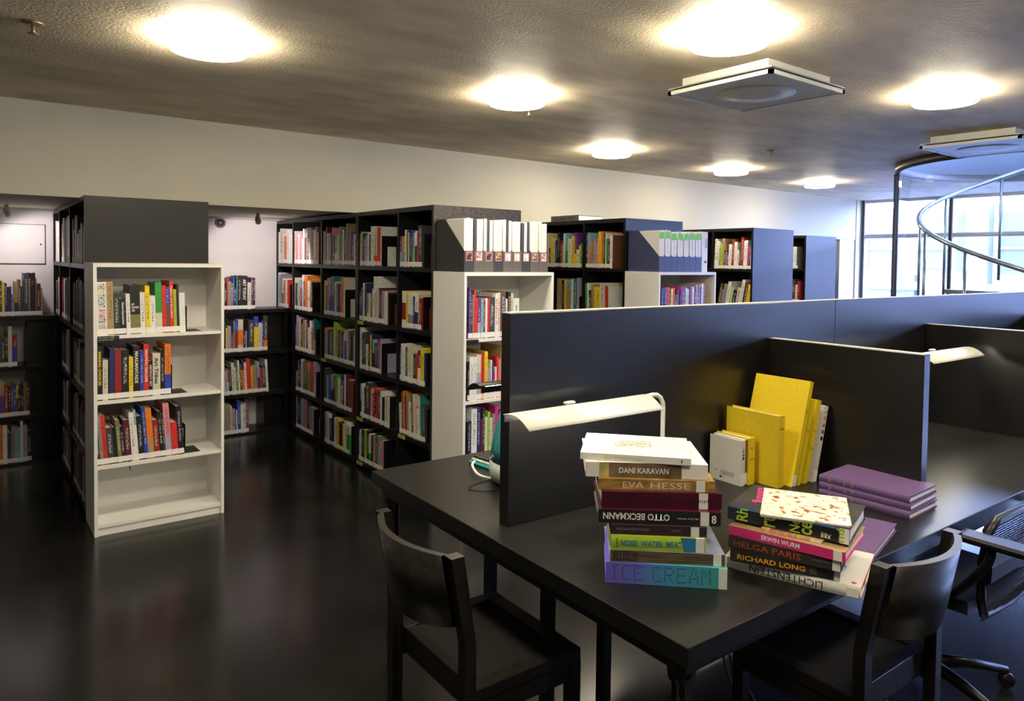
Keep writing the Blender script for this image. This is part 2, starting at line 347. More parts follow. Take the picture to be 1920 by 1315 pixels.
# white bookcases
def white_case(x, y, W, D, Hh, zs, label, base=.062):
    o = empty('white_bookcase', (x, y, 0)); tag(o, label, 'bookcase'); t = .018
    bx('side_panel', M_white, o, 0, t, 0, D, 0, Hh, bev=.001); bx('side_panel', M_white, o, W - t, W, 0, D, 0, Hh, bev=.001)
    bx('top_board', M_white, o, t, W - t, 0, D, Hh - .022, Hh, bev=.001)
    for z in zs + (base,): bx('shelf_board', M_white, o, t + .0005, W - t - .0005, .004, D - .008, z - .018, z)
    bx('plinth', M_white, o, t, W - t, .012, .03, 0, base - .020)
    bx('back_panel', M_white, o, t, W - t, D - .007, D, .0, Hh - .0225)
    return o
CA = white_case(.5497, 4.4678, .6845, .350, 1.507, (1.1075, .7475, .3875), 'near white bookcase with half-filled shelves on the left')
CB = white_case(2.3096, 3.488, .6845, .350, 1.478, (1.082, .715, .35), 'white bookcase beside the desk partition under grey magazine files')
CC = white_case(4.124, 3.60, .6845, .350, 1.478, (1.082, .715, .35), 'white bookcase behind the partition under navy magazine files')
# shelf signs
M_sign = mat('shelf_sign', (.012, .012, .016), .4, noise=(10, .05))
def shelf_sign(loc, w_, lines, label, m=M_sign, ti=M_inkw, rz=0.):
    o = empty('shelf_sign', loc, rz); tag(o, label, 'sign'); bx('plate', m, o, 0, w_, -.003, 0, -.03, 0)
    for i, s in enumerate(lines): text(s, o, (.006, -.0034, -.013 - .012 * i), (1, 0, 0), (0, 0, 1), w_ * .72, .008, ti)
shelf_sign((.5697, 4.4700, 1.1060), .105, ('Art history 1900', 'Art history 1960 -'), 'black shelf sign under first books of near white bookcase')
shelf_sign((2.3296, 3.4905, 1.0805), .085, (), 'black shelf sign on white bookcase beside the partition')
M_ysign = mat('yellow_sign', (.55, .55, .12), .5, noise=(40, .3))
for i, (y, z, l) in enumerate(((4.91, 1.093, 'yellow shelf tag below second shelf at the thick post'), (5.59, .736, 'yellow shelf tag below third shelf near the niche'), (4.91, .378, 'yellow shelf tag below the FILM book shelf'),
                     (4.27, .378, 'yellow lettered shelf tag low at the bookcase end'), (4.91, .05, 'yellow shelf tag on the lowest shelf edge'))):
    o = empty('shelf_tag', (2.3095, y, z - .002)); tag(o, l, 'shelf tag', 'yellow tags on the shelf edges'); bx('plate', M_ysign, o, -.003, 0, -.09, 0, -.024, 0)
    bx('print', ink_mat('tag_print', (.55, .55, .12), (.03, .03, .02), (1, 260, 120), .5), o, -.0036, -.003, -.075, -.012, -.018, -.006)
# ---------------------------------------------------------------- desk with partitions
DZ = .74; LEGS = ((.33, 1.20), (.28, .80), (.50, .765))
desk = empty('reading_desk', T(0, 0, 0), TA); tag(desk, 'long black double-sided reading desk with partitions', 'desk')
M_desk = mat('desk_top', (.0085, .0081, .0073), .33, noise=(6, .25, (1, 5, 1)), bump=(40, .04, .002), spec=.28)
LX = 4.75
bx('desk_top', M_desk, desk, 0, LX, 0, 1.529, DZ - .047, DZ, bev=.002)
bx('apron', M_black, desk, .03, LX - .03, .03, .05, DZ - .085, DZ - .0475); bx('apron', M_black, desk, .03, LX - .03, 1.48, 1.50, DZ - .085, DZ - .0475)
bx('apron', M_black, desk, .03, .05, .0505, 1.4795, DZ - .085, DZ - .0475)
def leg_round(x, y): MB().lathe([(0, .0), (.022, .0), (.022, .62), (.031, .625), (.033, .65), (.031, .692), (0, .6925)], 24, c=(x, y, 0)).build('leg', M_worn, desk)
for x in (.062, 2.4, 4.68):
    for y in (.066, 1.462): leg_round(x, y)
for x, y in LEGS: bx('support_leg', M_worn, desk, x - .018, x + .018, y - .018, y + .018, 0, DZ - .048)
# partition panels standing along the middle, seam after the second metre
P0, P1 = .767, .813
for a, b in ((.09, 1.9075), (1.9095, LX - .05)):
    p = bx('partition_panel', M_black, desk, a, b, P0, P1, DZ, DZ + .6505, bev=.0015)
    bx('edge_cap', mat('cap_strip', (.42, .41, .36), .45, noise=(12, .1)), p, a + .001, b - .001, P0 + .001, P1 - .001, DZ + .6505, DZ + .6525)
for k, x in enumerate((1.4033, 2.796, 4.19)):
    d = bx('divider_panel', M_black, desk, x, x + .043, .16, P0 - .0005, DZ, DZ + .5054, bev=.0015)
    bx('edge_cap', MATS['cap_strip'], d, x + .001, x + .042, .161, P0 - .001, DZ + .5054, DZ + .507)
    if k: bx('divider_panel', M_black, desk, x, x + .043, P1 + .0005, 1.37, DZ, DZ + .5054, bev=.0015)
# cables under the desk
o = empty('power_cables', T(.9, .62, 0), TA); tag(o, 'bundle of black cables hanging under the desk', 'cable')
for k in range(3): MB().tube([(.0 + .03 * k, 0, .69), (.01 + .02 * k, -.02, .45), (-.02, -.05 - .03 * k, .2), (.05, -.12 - .05 * k, .006), (.35, -.2 - .04 * k, .006)], .004, 6, fine=5).build('cable', M_ink, o)
# desk lamps
M_tube = mat('lamp_tube', (1, 1, 1), .4, emit=((1, .93, .74), DESKL))
M_shade = mat('shade_enamel', (.80, .79, .72), .35, noise=(4, .02))
def desk_lamp(x, y, z, rz, label, Lh=.56, side=1, shade=None):
    """x,y,z: the left end of the shade's rear edge"""
    o = empty('desk_lamp', T(x, y, z), TA + rz); tag(o, label, 'desk lamp', 'strip lamps in the desk cubicles')
    n = 10; prof = []
    for i in range(n + 1):
        t = i / n; prof.append((-.105 * t, .010 * math.sin(math.pi * t * .9) - .032 * t * t))
    m = MB()
    for i in range(n):
        (ya, za), (yb, zb) = prof[i], prof[i + 1]
        m.quad((0 + .012 * i / n, ya, za), (Lh - .012 * i / n, ya, za), (Lh - .012 * (i + 1) / n, yb, zb), (.012 * (i + 1) / n, yb, zb), smooth=True)
    sh = m.weld().build('shade', shade or M_shade, o); md = sh.modifiers.new('thick', 'SOLIDIFY'); md.thickness = .003; md.offset = 0
    bx('rear_flange', M_plate, o, .004, Lh - .004, .0005, .003, -.022, -.002)
    bx('knob', M_metal_w, o, Lh * .42, Lh * .49, .0, .018, .001, .010, bev=.003)
    MB().tube([(.06, -.05, -.010), (Lh - .06, -.05, -.010)], .008, 10).build('tube', M_tube, o)
    xe = Lh + .085 if side > 0 else -.085; xs = Lh - .02 if side > 0 else .02
    pts = [(xs, -.02, -.004), ((xs + xe) / 2, -.02, .0)] + [(xe - side * .045 * (1 - math.sin(a)), -.02, -.045 + .045 * math.cos(a)) for a in (.3, .8, 1.2, math.pi / 2)] + [(xe, -.02, -.2), (xe, -.02, -(z - DZ) + .012)]
    MB().tube(pts, .0075, 10).build('stem', M_metal_w, o)
    MB().lathe([(0, 0), (.055, 0), (.052, .012), (0, .014)], 24, c=(xe, -.02, -(z - DZ))).build('base', M_metal_w, o)
desk_lamp(.0, .672, 1.112, 0, 'white strip lamp over the left book stack, in front of partition')
desk_lamp(2.15, .556, 1.150, 0, 'white strip lamp half hidden behind the divider at right', side=-1)
desk_lamp(.84, 1.00, 1.13, math.pi, 'dark strip lamp poking out beyond partition on the far side', side=-1, Lh=.70, shade=mat('dark_enamel', (.012, .012, .013), .4, noise=(4, .05)))
# ---------------------------------------------------------------- chairs
M_seat = mat('seat_pad', (.006, .0055, .005), .8, noise=(90, .3), spec=.25)
def make_chair(label):
    o = empty('wooden_chair'); tag(o, label, 'chair', 'black wooden chairs at the desk')
    for s in (-1, 1):
        y = s * .200
        prof = [(-.205, 0), (-.205, .56), (-.250, .80), (-.212, .80), (-.172, .56), (-.172, 0)]
        MB().prism(prof, y - .0175, y + .0175, axis='y').build('back_leg', M_worn, o)
        bx('front_leg', M_worn, o, .155, .190, y - .0175, y + .0175, 0, .405)
        bx('side_rail', M_worn, o, -.1715, .190, s * .2175, s * .1725, .4055, .44, bev=.002)
        bx('side_apron', M_worn, o, -.1715, .1545, s * .21, s * .188, .35, .405)
    bx('front_rail', M_worn, o, .145, .190, -.172, .172, .370, .44, bev=.002); bx('back_rail', M_worn, o, -.1715, -.135, -.172, .172, .365, .44, bev=.002)
    bx('seat_pad', M_seat, o, -.1345, .1445, -.172, .172, .415, .434)
    m = MB(); n = 14
    for i in range(n):
        r = []
        for k in (i, i + 1):
            t = k / n * 2 - 1; sag = .050 * (1 - t * t); r.append((t * .182, sag))
        for z0, z1 in ((.605, .80),):
            P = lambda y, sg, z, th: (-.212 - .045 * (z - .56) / .24 + .018 - sg - th, y, z + (0 if z > .7 else -.022 * (1 - (y / .182) ** 2)))
            (ya, sa), (yb, sb) = r
            m.quad(P(ya, sa, z0, 0), P(yb, sb, z0, 0), P(yb, sb, z1, 0), P(ya, sa, z1, 0), smooth=True); m.quad(P(ya, sa, z0, .02), P(yb, sb, z0, .02), P(yb, sb, z1, .02), P(ya, sa, z1, .02), smooth=True)
            m.quad(P(ya, sa, z1, 0), P(yb, sb, z1, 0), P(yb, sb, z1, .02), P(ya, sa, z1, .02)); m.quad(P(ya, sa, z0, 0), P(yb, sb, z0, 0), P(yb, sb, z0, .02), P(ya, sa, z0, .02))
    m.weld().build('backrest', mat('worn_edge_wood', (.011, .009, .0065), .36, noise=(60, .6), spec=.45), o)
    return o
c1 = make_chair('black wooden chair with worn curved back at the desk end'); c1.location = T(.0, .757, 0); c1.rotation_euler = (0, 0, TA)
c2 = copy_tree(c1); c2['label'] = 'black wooden chair tucked under desk front beside the book stack'; c2.location = T(.822, .135, 0); c2.rotation_euler = (0, 0, TA + math.pi / 2)
# office chair at the right edge, its mesh back toward the viewer
o = empty('office_chair', T(1.60, .21, 0), TA + math.pi / 2); tag(o, 'black mesh office chair at the right edge of the desk', 'chair')
M_plastic = mat('black_plastic', (.006, .006, .008), .38, noise=(10, .1), spec=.28)
fr = [(-.255, -.20, .43), (-.262, -.245, .50), (-.268, -.262, .62), (-.275, -.245, .715), (-.276, -.18, .738), (-.276, .18, .738), (-.275, .245, .715), (-.268, .262, .62), (-.262, .245, .50), (-.255, .20, .43), (-.252, .0, .415)]
MB().tube(fr, .015, 10, closed=True).build('back_frame', M_plastic, o)
m = MB()
for i in range(62): y = -.245 + i * .008; m.box(-.2655, -.2645, y, y + .0028, .425, .73)
for i in range(39): z = .425 + i * .008; m.box(-.2665, -.2655, -.25, .25, z, z + .0028)
q = m.build('mesh_back', mat('mesh_fabric', (.016, .014, .010), .8, noise=(50, .2), spec=.15), o); q['kind'] = 'stuff'
MB().prism([(-.2665, .535), (-.285, .55), (-.288, .60), (-.2665, .625)], -.235, .235, axis='y').build('lumbar_pad', mat('lumbar_pad', (.008, .008, .011), .6, noise=(20, .1), spec=.2), o)
MB().prism([(-.22, -.23), (.17, -.24), (.215, -.17), (.215, .17), (.17, .24), (-.22, .23)], .42, .462).build('seat', mat('office_seat', (.010, .010, .014), .5, noise=(60, .3)), o)
MB().tube([(0, 0, .10), (0, 0, .42)], .028, 12).build('gas_column', M_steel, o)
for s_ in (-1, 1):
    MB().tube([(-.12, s_ * .20, .435), (-.20, s_ * .285, .50), (-.29, s_ * .30, .62), (-.31, s_ * .30, .690)], .014, 8, fine=4).build('arm_strut', M_plastic, o)
    bx('arm_pad', M_plastic, o, -.42, -.215, s_ * .30 - .042, s_ * .30 + .042, .6905, .715, bev=.008)
for k in range(5):
    a = 2 * math.pi * k / 5 + .3; c, s_ = math.cos(a), math.sin(a)
    MB().tube([(0, 0, .10), (c * .15, s_ * .15, .092), (c * .30, s_ * .30, .065)], [.025, .02, .014], 8).build('base_arm', M_plastic, o)
    MB().lathe([(0, -.012), (.025, -.012), (.028, 0), (.025, .012), (0, .012)], 14).build('caster', M_plastic, o, (c * .30, s_ * .30, .029), (math.pi / 2, 0, a))
# ---------------------------------------------------------------- computer behind the partition
o = empty('computer', T(.572, 1.03, DZ), TA); tag(o, 'teal and white rounded computer half hidden behind partition', 'computer')
M_teal = mat('teal_plastic', (.02, .30, .34), .2, noise=(4, .1), coat=.4); M_fog = mat('fog_plastic', (.55, .63, .58), .3, noise=(4, .05))
m = MB(); n = 28
rings = [(.27, .0), (.30, .02), (.305, .06), (.29, .09)]
def sup(r, t, kx=1., ky=.72): c, s = math.cos(t), math.sin(t); return (abs(c) ** .6 * math.copysign(1, c) * r * kx, abs(s) ** .6 * math.copysign(1, s) * r * ky)
def shell(prof, name, mt):
    m = MB(); i0 = 0
    for r, z in prof:
        for j in range(n): x, y = sup(r, 2 * math.pi * j / n); m.v.append((x, y, z))
    for k in range(len(prof) - 1):
        for j in range(n): m.f.append((k * n + j, k * n + (j + 1) % n, (k + 1) * n + (j + 1) % n, (k + 1) * n + j)); m.m.append(0); m.sm.append(True)
    m.f.append(tuple(range(n))); m.f.append(tuple((len(prof) - 1) * n + j for j in range(n))); m.m += [0, 0]; m.sm += [False, False]
    return m.build(name, mt, o)
shell([(.262, .0), (.292, .015), (.30, .05), (.297, .085)], 'lower_shell', M_fog)
shell([(.297, .0855), (.290, .14), (.272, .22), (.25, .29), (.21, .335), (.12, .352)], 'upper_shell', M_teal)
k = empty('keyboard', T(.375, 1.415, DZ), TA + .10); tag(k, 'teal and white keyboard with black keys lying by computer', 'keyboard')
bx('tray', M_teal, k, -.01, .34, -.13, .0, 0, .012, bev=.004); bx('case', M_fog, k, .0, .33, -.122, -.008, .0121, .022, bev=.003)
for r in range(5):
    for c_ in range(14): MB().box(.008 + c_ * .0225, .008 + c_ * .0225 + .019, -.118 + r * .0215, -.118 + r * .0215 + .018, .0221, .030).build('key', M_ink, k)
ca = empty('computer_cable', T(.33, 1.2, DZ), TA); tag(ca, 'white cable looping on the desk beside the computer', 'cable')
MB().tube([(.03, .16, .02), (-.02, .10, .025), (-.04, .02, .012), (.0, -.04, .006), (.03, -.02, .006), (.02, -.10, .006), (.08, -.16, .006), (.16, -.14, .03)], .005, 8, fine=6).build('cord', M_metal_w, ca)
MB().tube([(.02, -.02, .003), (-.08, -.03, .003), (-.14, -.06, .003), (-.10, -.12, .003), (.02, -.12, .003)], .0018, 6, fine=6).build('thin_wire', M_ink, ca)
# ---------------------------------------------------------------- books
PAL = {'W': (.78, .77, .74), 'w': (.64, .60, .49), 'K': (.013, .013, .014), 'k': (.050, .052, .058), 'g': (.25, .25, .24), 'R': (.62, .035, .022), 'r': (.27, .022, .02),
       'B': (.03, .06, .42), 'b': (.018, .028, .10), 'Y': (.80, .60, .02), 'y': (.45, .36, .06), 'O': (.75, .20, .02), 'N': (.16, .06, .03), 'n': (.42, .28, .13), 'G': (.04, .30, .05),
       'L': (.33, .55, .03), 'l': (.45, .60, .33), 'T': (.02, .20, .18), 'P': (.15, .04, .22), 'p': (.70, .25, .28), 'M': (.60, .02, .20), 'C': (.25, .45, .60), 'V': (.38, .36, .50),
       'o': (.20, .19, .07), 'D': (.025, .055, .04), 'Z': (.10, .012, .03)}
CN = {'W': 'white', 'w': 'cream', 'K': 'black', 'k': 'charcoal', 'g': 'grey', 'R': 'red', 'r': 'dark red', 'B': 'blue', 'b': 'navy', 'Y': 'yellow', 'y': 'mustard', 'O': 'orange', 'N': 'brown', 'n': 'tan',
      'G': 'green', 'L': 'lime', 'l': 'pale green', 'T': 'teal', 'P': 'purple', 'p': 'pink', 'M': 'magenta', 'C': 'light blue', 'V': 'lavender', 'o': 'olive', 'D': 'dark green', 'Z': 'maroon'}
KEYS = list(PAL)
def bm_(k): return mat('cover_' + CN[k].replace(' ', '_'), PAL[k], .42, noise=(35, .10))
def pm_(k):
    lum = sum(PAL[k]) / 3; ink = (.75, .74, .70) if lum < .22 else (.03, .03, .035)
    return ink_mat('print_' + CN[k].replace(' ', '_'), PAL[k], ink)
ORD = ['first', 'second', 'third', 'fourth', 'fifth', 'sixth', 'seventh', 'eighth', 'ninth', 'tenth', '11th', '12th', '13th', '14th', '15th', '16th', '17th', '18th', '19th', '20th', '21st', '22nd', '23rd', '24th', '25th', '26th', '27th', '28th', '29th', '30th', '31st', '32nd', '33rd', '34th', '35th']
BOARD = {('Q1d', 10): 'W', ('Q2c', 9): 'w', ('Q2d', 14): 'N', ('U1b', 13): 'N', ('U2b', 7): 'W', ('Q5d', 11): 'K', ('Q4c', 13): 'r', ('Q3d', 10): 'V', ('Q1b', 14): 'D', ('U1a', 16): 'G'}
def book_geo(B, w, h, d, cols, split, idx, pr, M=None, board=None):
    """standing book: x thickness, y depth from the spine, z height. idx(k, print) -> material slot"""
    t = min(.0025, w * .18)
    def b(x0, x1, y0, y1, z0, z1, m): B.box(x0, x1, y0, y1, z0, z1, m, M)
    if len(cols) == 1: zz = [(0, h)]
    elif len(cols) == 2: zz = [(h * (1 - split), h), (0, h * (1 - split))]
    else: zz = [(h * .68, h), (h * .22, h * .68), (0, h * .22)]
    for (z0, z1), c in zip(zz, cols):
        b(0, w, 0, t, z0, z1, idx(c, 0)); b(0, t, t, d, z0, z1, idx(c, 0)); b(w - t, w, t, d, z0, z1, idx(board or c, 0))
    if pr:
        c = cols[0]; lo = h * .30 if len(cols) == 1 else zz[0][0] + .01; hi = h * random.uniform(.80, .93)
        q = [(w * .28, -.0003, lo), (w * .72, -.0003, lo), (w * .72, -.0003, hi), (w * .28, -.0003, hi)]
        B.quad(*([M @ Vector(p) for p in q] if M else q), idx(c, 1))
    return t
ROWS = '''A1|Y|4.490|1.107|0.572|1.5|50,295,W 33,298,n 29,230,D 32,203,K 21,229,W 51,277,K/o6 26,235,W 24,273,Y 29,215,W 34,291,G/w6 22,273,R 19,265,B/N4 21,299,R 15,250,L 15,279,K 32,230,W
A2|Y|4.490|0.748|0.569|0|27,302,K 26,224,w 9,235,K 25,283,b 32,280,r 38,274,K 21,232,Y 35,291,K 19,264,B 26,299,R 21,202,K 40,243,w 23,263,K 33,294,O/B6
A3|Y|4.490|0.388|0.569|4|16,205,K 17,280,g 21,279,R 31,205,k 18,205,K 20,244,o 18,204,K 31,239,Z 24,277,W 12,292,C/W3 30,252,K 18,297,B 32,292,O/n6 31,220,r 20,267,K 11,249,k 33,310,p/V6 34,194,R 30,286,K
B1|Y|3.500|1.082|2.349|0|7,289,b 11,306,P 13,280,k 8,264,g 11,289,R 19,242,R 21,241,P/V6 17,235,C 15,225,N 15,240,W 16,240,R 41,244,k 20,267,W 20,273,w 38,278,N 18,234,W 22,275,K 20,267,l 45,235,W/b4
B2|Y|3.500|0.715|2.347|0|14,233,K 32,262,W 20,261,W 32,273,w/V4 13,279,R 11,207,R 24,287,Y 24,187,V 10,232,W 11,229,b 12,154,M/W3 10,188,W 16,251,R 17,233,p 22,313,n 19,282,K 19,266,W 25,294,r
B3|Y|3.500|0.350|2.351|0|29,245,K 41,314,W 27,319,b 12,244,Z 18,311,K 21,254,w 17,284,L 19,245,w 18,267,g 24,314,M 25,287,K
C1|Y|3.610|1.082|4.165|0|21,280,b 21,280,b 21,279,P 32,281,R 18,279,K 22,269,Y/P5 22,276,R 21,225,k 31,261,K 19,219,K 15,280,M 19,282,P 19,279,k 23,274,w 24,266,w 18,276,b 23,276,M 23,280,W 19,278,k 19,295,V 17,280,P 16,299,p 14,279,B 20,306,W 20,309,r
M1|Y|6.360|1.094|1.739|0|20,256,W 21,226,K 10,276,R 26,246,g 14,234,o 12,282,B 17,189,b 12,285,T 30,290,K 52,293,K 31,233,w 17,278,P 18,275,K
M2|Y|6.360|0.725|1.751|0|20,241,K 13,213,Y 30,230,V 20,164,N 12,273,g 28,287,B/r4 44,283,w/O/w 19,179,b 12,179,V 15,193,K 46,273,k 38,305,B/Y3 33,246,w 11,263,B 37,308,k/O7
M3|Y|6.360|0.356|1.745|3|17,215,K 11,261,w 14,212,C 14,229,O/w5 26,254,b 23,279,w 17,239,w 15,226,G 15,296,W 18,262,N 21,300,b/O3 18,274,W 39,302,R 12,231,Y 27,244,n 18,282,g 17,272,V/b5 19,215,R 33,241,k 21,288,W
M4|Y|6.360|0.015|1.745|1.5|14,259,k 31,268,g 26,262,n 12,248,w 23,216,V 10,205,K 12,204,W 28,283,B 24,247,W 21,259,w 22,278,P
N1|Y|6.360|1.094|0.196|0|13,260,k 13,254,Y 5,245,g 11,242,K 27,218,b 17,165,g 23,256,n/b6 16,268,N 19,222,D 30,317,k 8,280,g 33,318,K 7,280,g 26,237,Z 10,205,n
N2|Y|6.360|0.725|0.193|0|9,239,k 22,225,k 18,232,K 24,298,w 32,232,r/B4
N3|Y|6.360|0.356|0.191|0|26,271,n/P4 24,242,r 17,232,K 13,233,N 18,242,B 11,225,Y/N4 16,202,K 16,198,K 22,242,o 16,240,Z
N4|Y|6.360|0.015|0.188|0|19,287,O 26,284,W 24,227,k 24,267,g 31,253,C 16,309,W 27,269,V 25,224,K
Q1a|X|2.320|1.497|6.698|0|42,243,W 42,289,W 30,321,W 41,294,w 46,270,W 69,253,O 68,304,W
Q1b|X|2.320|1.497|6.240|0|32,288,w 59,238,p 32,264,W 57,284,p 26,218,w 36,303,W 41,226,N 20,313,W 40,244,b 25,304,W 34,303,n 39,291,n 38,288,W 33,313,n 38,264,p
Q1c|X|2.320|1.497|5.593|0|45,271,w 27,306,Z 27,254,W 49,251,C 22,263,Z 26,294,p 23,230,D 54,243,G/W6 30,242,w 50,298,o 25,275,b 21,276,W 37,277,b 32,320,o 48,285,o 22,252,P 33,240,P 46,234,w
Q1d|X|2.320|1.497|4.912|0|19,235,L/w3 22,250,w 33,239,k 18,195,V 18,214,V 22,228,V 22,240,W 29,230,k 53,285,W 42,255,l/R7 48,276,R
Q1e|X|2.320|1.497|4.293|0|23,207,P/C5 37,206,y/g5 22,247,W 14,245,n 10,245,k 13,230,W 31,245,K 29,243,B/G5 20,225,l 29,235,W/b4 17,233,R 51,270,k
Q2a|X|2.320|1.093|6.670|0|42,317,W 42,295,C 35,306,g 41,264,W/b5 58,249,O 40,265,W 30,256,R
Q2b|X|2.320|1.093|6.225|0|19,281,w 34,235,Z 24,239,T 25,264,l 35,261,V 31,192,r 36,309,W 31,256,b 61,303,O 40,261,W 39,262,n 29,250,K
Q2c|X|2.320|1.093|5.570|0|32,275,Y 23,235,k 45,295,V 31,301,V/N5 22,306,P 48,314,T/B5 47,273,w 38,257,k 42,258,b 50,308,O
Q2d|X|2.320|1.093|4.911|0|25,213,B 29,245,k 28,278,W 36,277,b 32,204,g/Y7 24,207,W 31,214,N 26,241,W 17,330,W 15,209,Z 42,250,w 30,250,D 30,238,r 33,232,V 40,227,W
Q2e|X|2.320|1.093|4.264|0|52,244,W/r/W 32,246,Y 33,238,W/g6 36,230,W/g6 19,215,b 47,229,W/b5 11,231,w 32,206,r
Q3b|X|2.320|0.736|6.205|0|26,223,P 31,308,V 25,233,o 40,290,w 35,281,K 30,243,n 39,279,n 34,281,w 34,287,Z 24,220,W 52,280,W 33,224,O 28,303,T/V6
Q3c|X|2.320|0.736|5.563|0|39,248,V 34,246,O/V2 45,235,b 27,225,G 33,211,D 37,308,L/w2 61,258,y 28,249,D 28,251,g 36,244,Z 20,230,w 43,256,w/B3 31,272,C 38,262,N 53,237,K 22,234,V 26,278,W
Q3d|X|2.320|0.736|4.903|0|39,305,W 25,265,K 42,275,k 39,190,W 19,222,K 27,263,Y 22,271,b 28,233,C/b4 48,211,b 24,244,N 16,246,R/g2
Q3e|X|2.320|0.736|4.281|0|14,224,b 39,247,W 17,199,W 34,229,D 23,242,w 30,215,w 25,201,l 30,197,b 23,204,R 42,224,k/W5 42,243,Y 13,215,b
Q4b|X|2.320|0.378|6.186|0|29,171,g 41,270,P 46,271,K 45,291,w 34,273,T 56,295,N 66,281,n/G3 29,279,R 46,263,R 32,301,V
Q4c|X|2.320|0.378|5.556|0|48,278,D 36,225,C 49,238,B 38,236,w/K5 27,241,G/K4 25,233,N 42,233,L 46,213,W 25,252,B 21,183,w 27,277,K 36,274,W 22,282,Z 83,244,N
Q4d|X|2.320|0.378|4.893|0|34,245,C/b5 38,250,W 24,229,K 62,271,k 26,236,R 21,233,w 29,204,b 49,245,R 44,236,k 26,235,W 43,201,K 51,204,w
Q4e|X|2.320|0.378|4.279|3|25,203,w 14,277,N 12,204,B 30,290,O 13,265,K 31,278,n 42,227,W 23,286,N 26,290,w 15,216,p 33,201,W 22,283,w 22,290,T 29,243,k
Q5b|X|2.320|0.050|6.181|0|26,291,g 47,288,b 43,290,k 36,286,V 24,243,o 46,275,g 42,272,R 41,273,b 68,233,g
Q5c|X|2.320|0.050|5.544|0|31,249,V 25,229,L 43,240,W 42,214,b 42,270,K 47,234,W 41,238,Y 23,215,Z 51,207,K 28,215,Y 50,241,W 55,218,w/G3
Q5d|X|2.320|0.050|4.926|0|28,240,K 37,228,W 43,236,b 45,247,L 35,248,K 39,228,W/G6 24,226,K 39,224,n 24,230,K 38,241,g 37,201,V/y8 28,221,p
U1a|X|4.134|1.497|4.946|0|23,262,w 27,302,w 22,169,k 35,269,Y 31,249,w 31,237,k 35,304,K 21,233,r 21,199,n 25,294,W 38,296,C/G5 46,245,W 33,269,Y 29,299,P/Y6 28,153,W 18,188,Y 18,205,G
U1b|X|4.134|1.497|4.412|0|20,296,k 24,293,C/p5 27,225,n 23,214,n 19,240,V 15,203,p 19,250,p 30,300,Y 30,300,O 16,286,K 13,288,W 19,238,G 22,212,Z 29,269,W
U2a|X|4.134|1.093|4.776|0|39,305,n 26,261,n 30,290,K 25,296,Y 67,298,C/n3 25,304,W 45,305,T 20,317,V
U2b|X|4.134|1.093|4.406|2|20,274,G 24,278,W 27,219,K 31,269,n 27,248,Y 46,244,Y 56,283,w 37,259,R
V1|X|6.030|1.493|4.544|-2|22,302,W 29,277,W 15,216,o 18,255,L 29,304,n 14,185,b 18,173,n 22,173,b 36,245,W 28,293,r 32,268,W 21,188,W 21,220,k 31,312,r 21,279,W 24,282,W 20,217,M 17,278,b 17,292,w
V2|X|6.030|1.093|4.500|-10|26,255,N 20,198,g 42,248,g 36,276,W 39,220,l 39,194,K 42,220,w 35,299,W 17,276,b 21,271,N 41,254,Y 17,184,r
L1a|X|0.560|1.497|6.705|0|110,327,W 93,325,W 84,316,W 82,324,W 86,307,W
L1b|X|0.560|1.497|6.205|0|83,275,n 93,319,W 120,321,g 87,320,p 68,333,W 61,318,W
L1c|X|0.560|1.497|5.548|0|78,312,g 61,221,w 69,321,g 68,321,b 94,192,w 68,219,g 89,256,g 65,231,k
L2a|X|0.560|1.093|6.733|0|147,271,n 141,253,b 169,293,w
L2b|X|0.560|1.093|6.210|0|127,302,r 92,288,W 89,277,B 115,313,n 138,316,o
L2c|X|0.560|1.093|5.569|0|104,284,b 149,282,b 118,318,k 136,321,k 87,310,b'''
PHR = {'A': 'near white bookcase', 'B': 'white bookcase by the partition', 'C': 'white bookcase behind the partition', 'M': 'niche shelf holding ART TODAY', 'N': 'niche shelf at left edge',
       'Q': 'long black bookcase', 'U': 'bookcase under lying grey book', 'V': 'black bookcase with blue end', 'L': 'leftmost black bookcase', 'X': 'bookcase nearest the window'}
SHN = {'1': 'top shelf', '2': 'second shelf', '3': 'third shelf', '4': 'fourth shelf', '5': 'lowest shelf'}
BAY = {'a': 'innermost bay', 'b': 'second bay', 'c': 'middle bay', 'd': 'fourth bay', 'e': 'nearest bay'}
TITLES = {('A1', 0): None, ('A1', 3): ('Abstract Expressionism', 'W'), ('A1', 12): ('Fashion and Surrealism', 'W'),
          ('A2', 0): ('MAKING CHOICES', 'Y'), ('A2', 7): ('MAAILMANTAIDE', 'W'), ('A2', 9): ('NOUVEAU REALISME', 'W'), ('A2', 10): ('ABSTRACT ART', 'W'), ('A2', 11): ('Art Tribes', 'K'),
          ('A3', 18): ('Writers Artists', 'V'),
          ('B1', 12): ('Archive X', 'R'), ('B1', 14): ('ARTEMPO', 'C'), ('B1', 16): ('MAPPING', 'p'),
          ('M1', 9): ('ART TODAY', 'W'), ('N1', 11): None, ('Q4d', 7): ('FILM', 'K')}
SPEC = []; ENDS = []
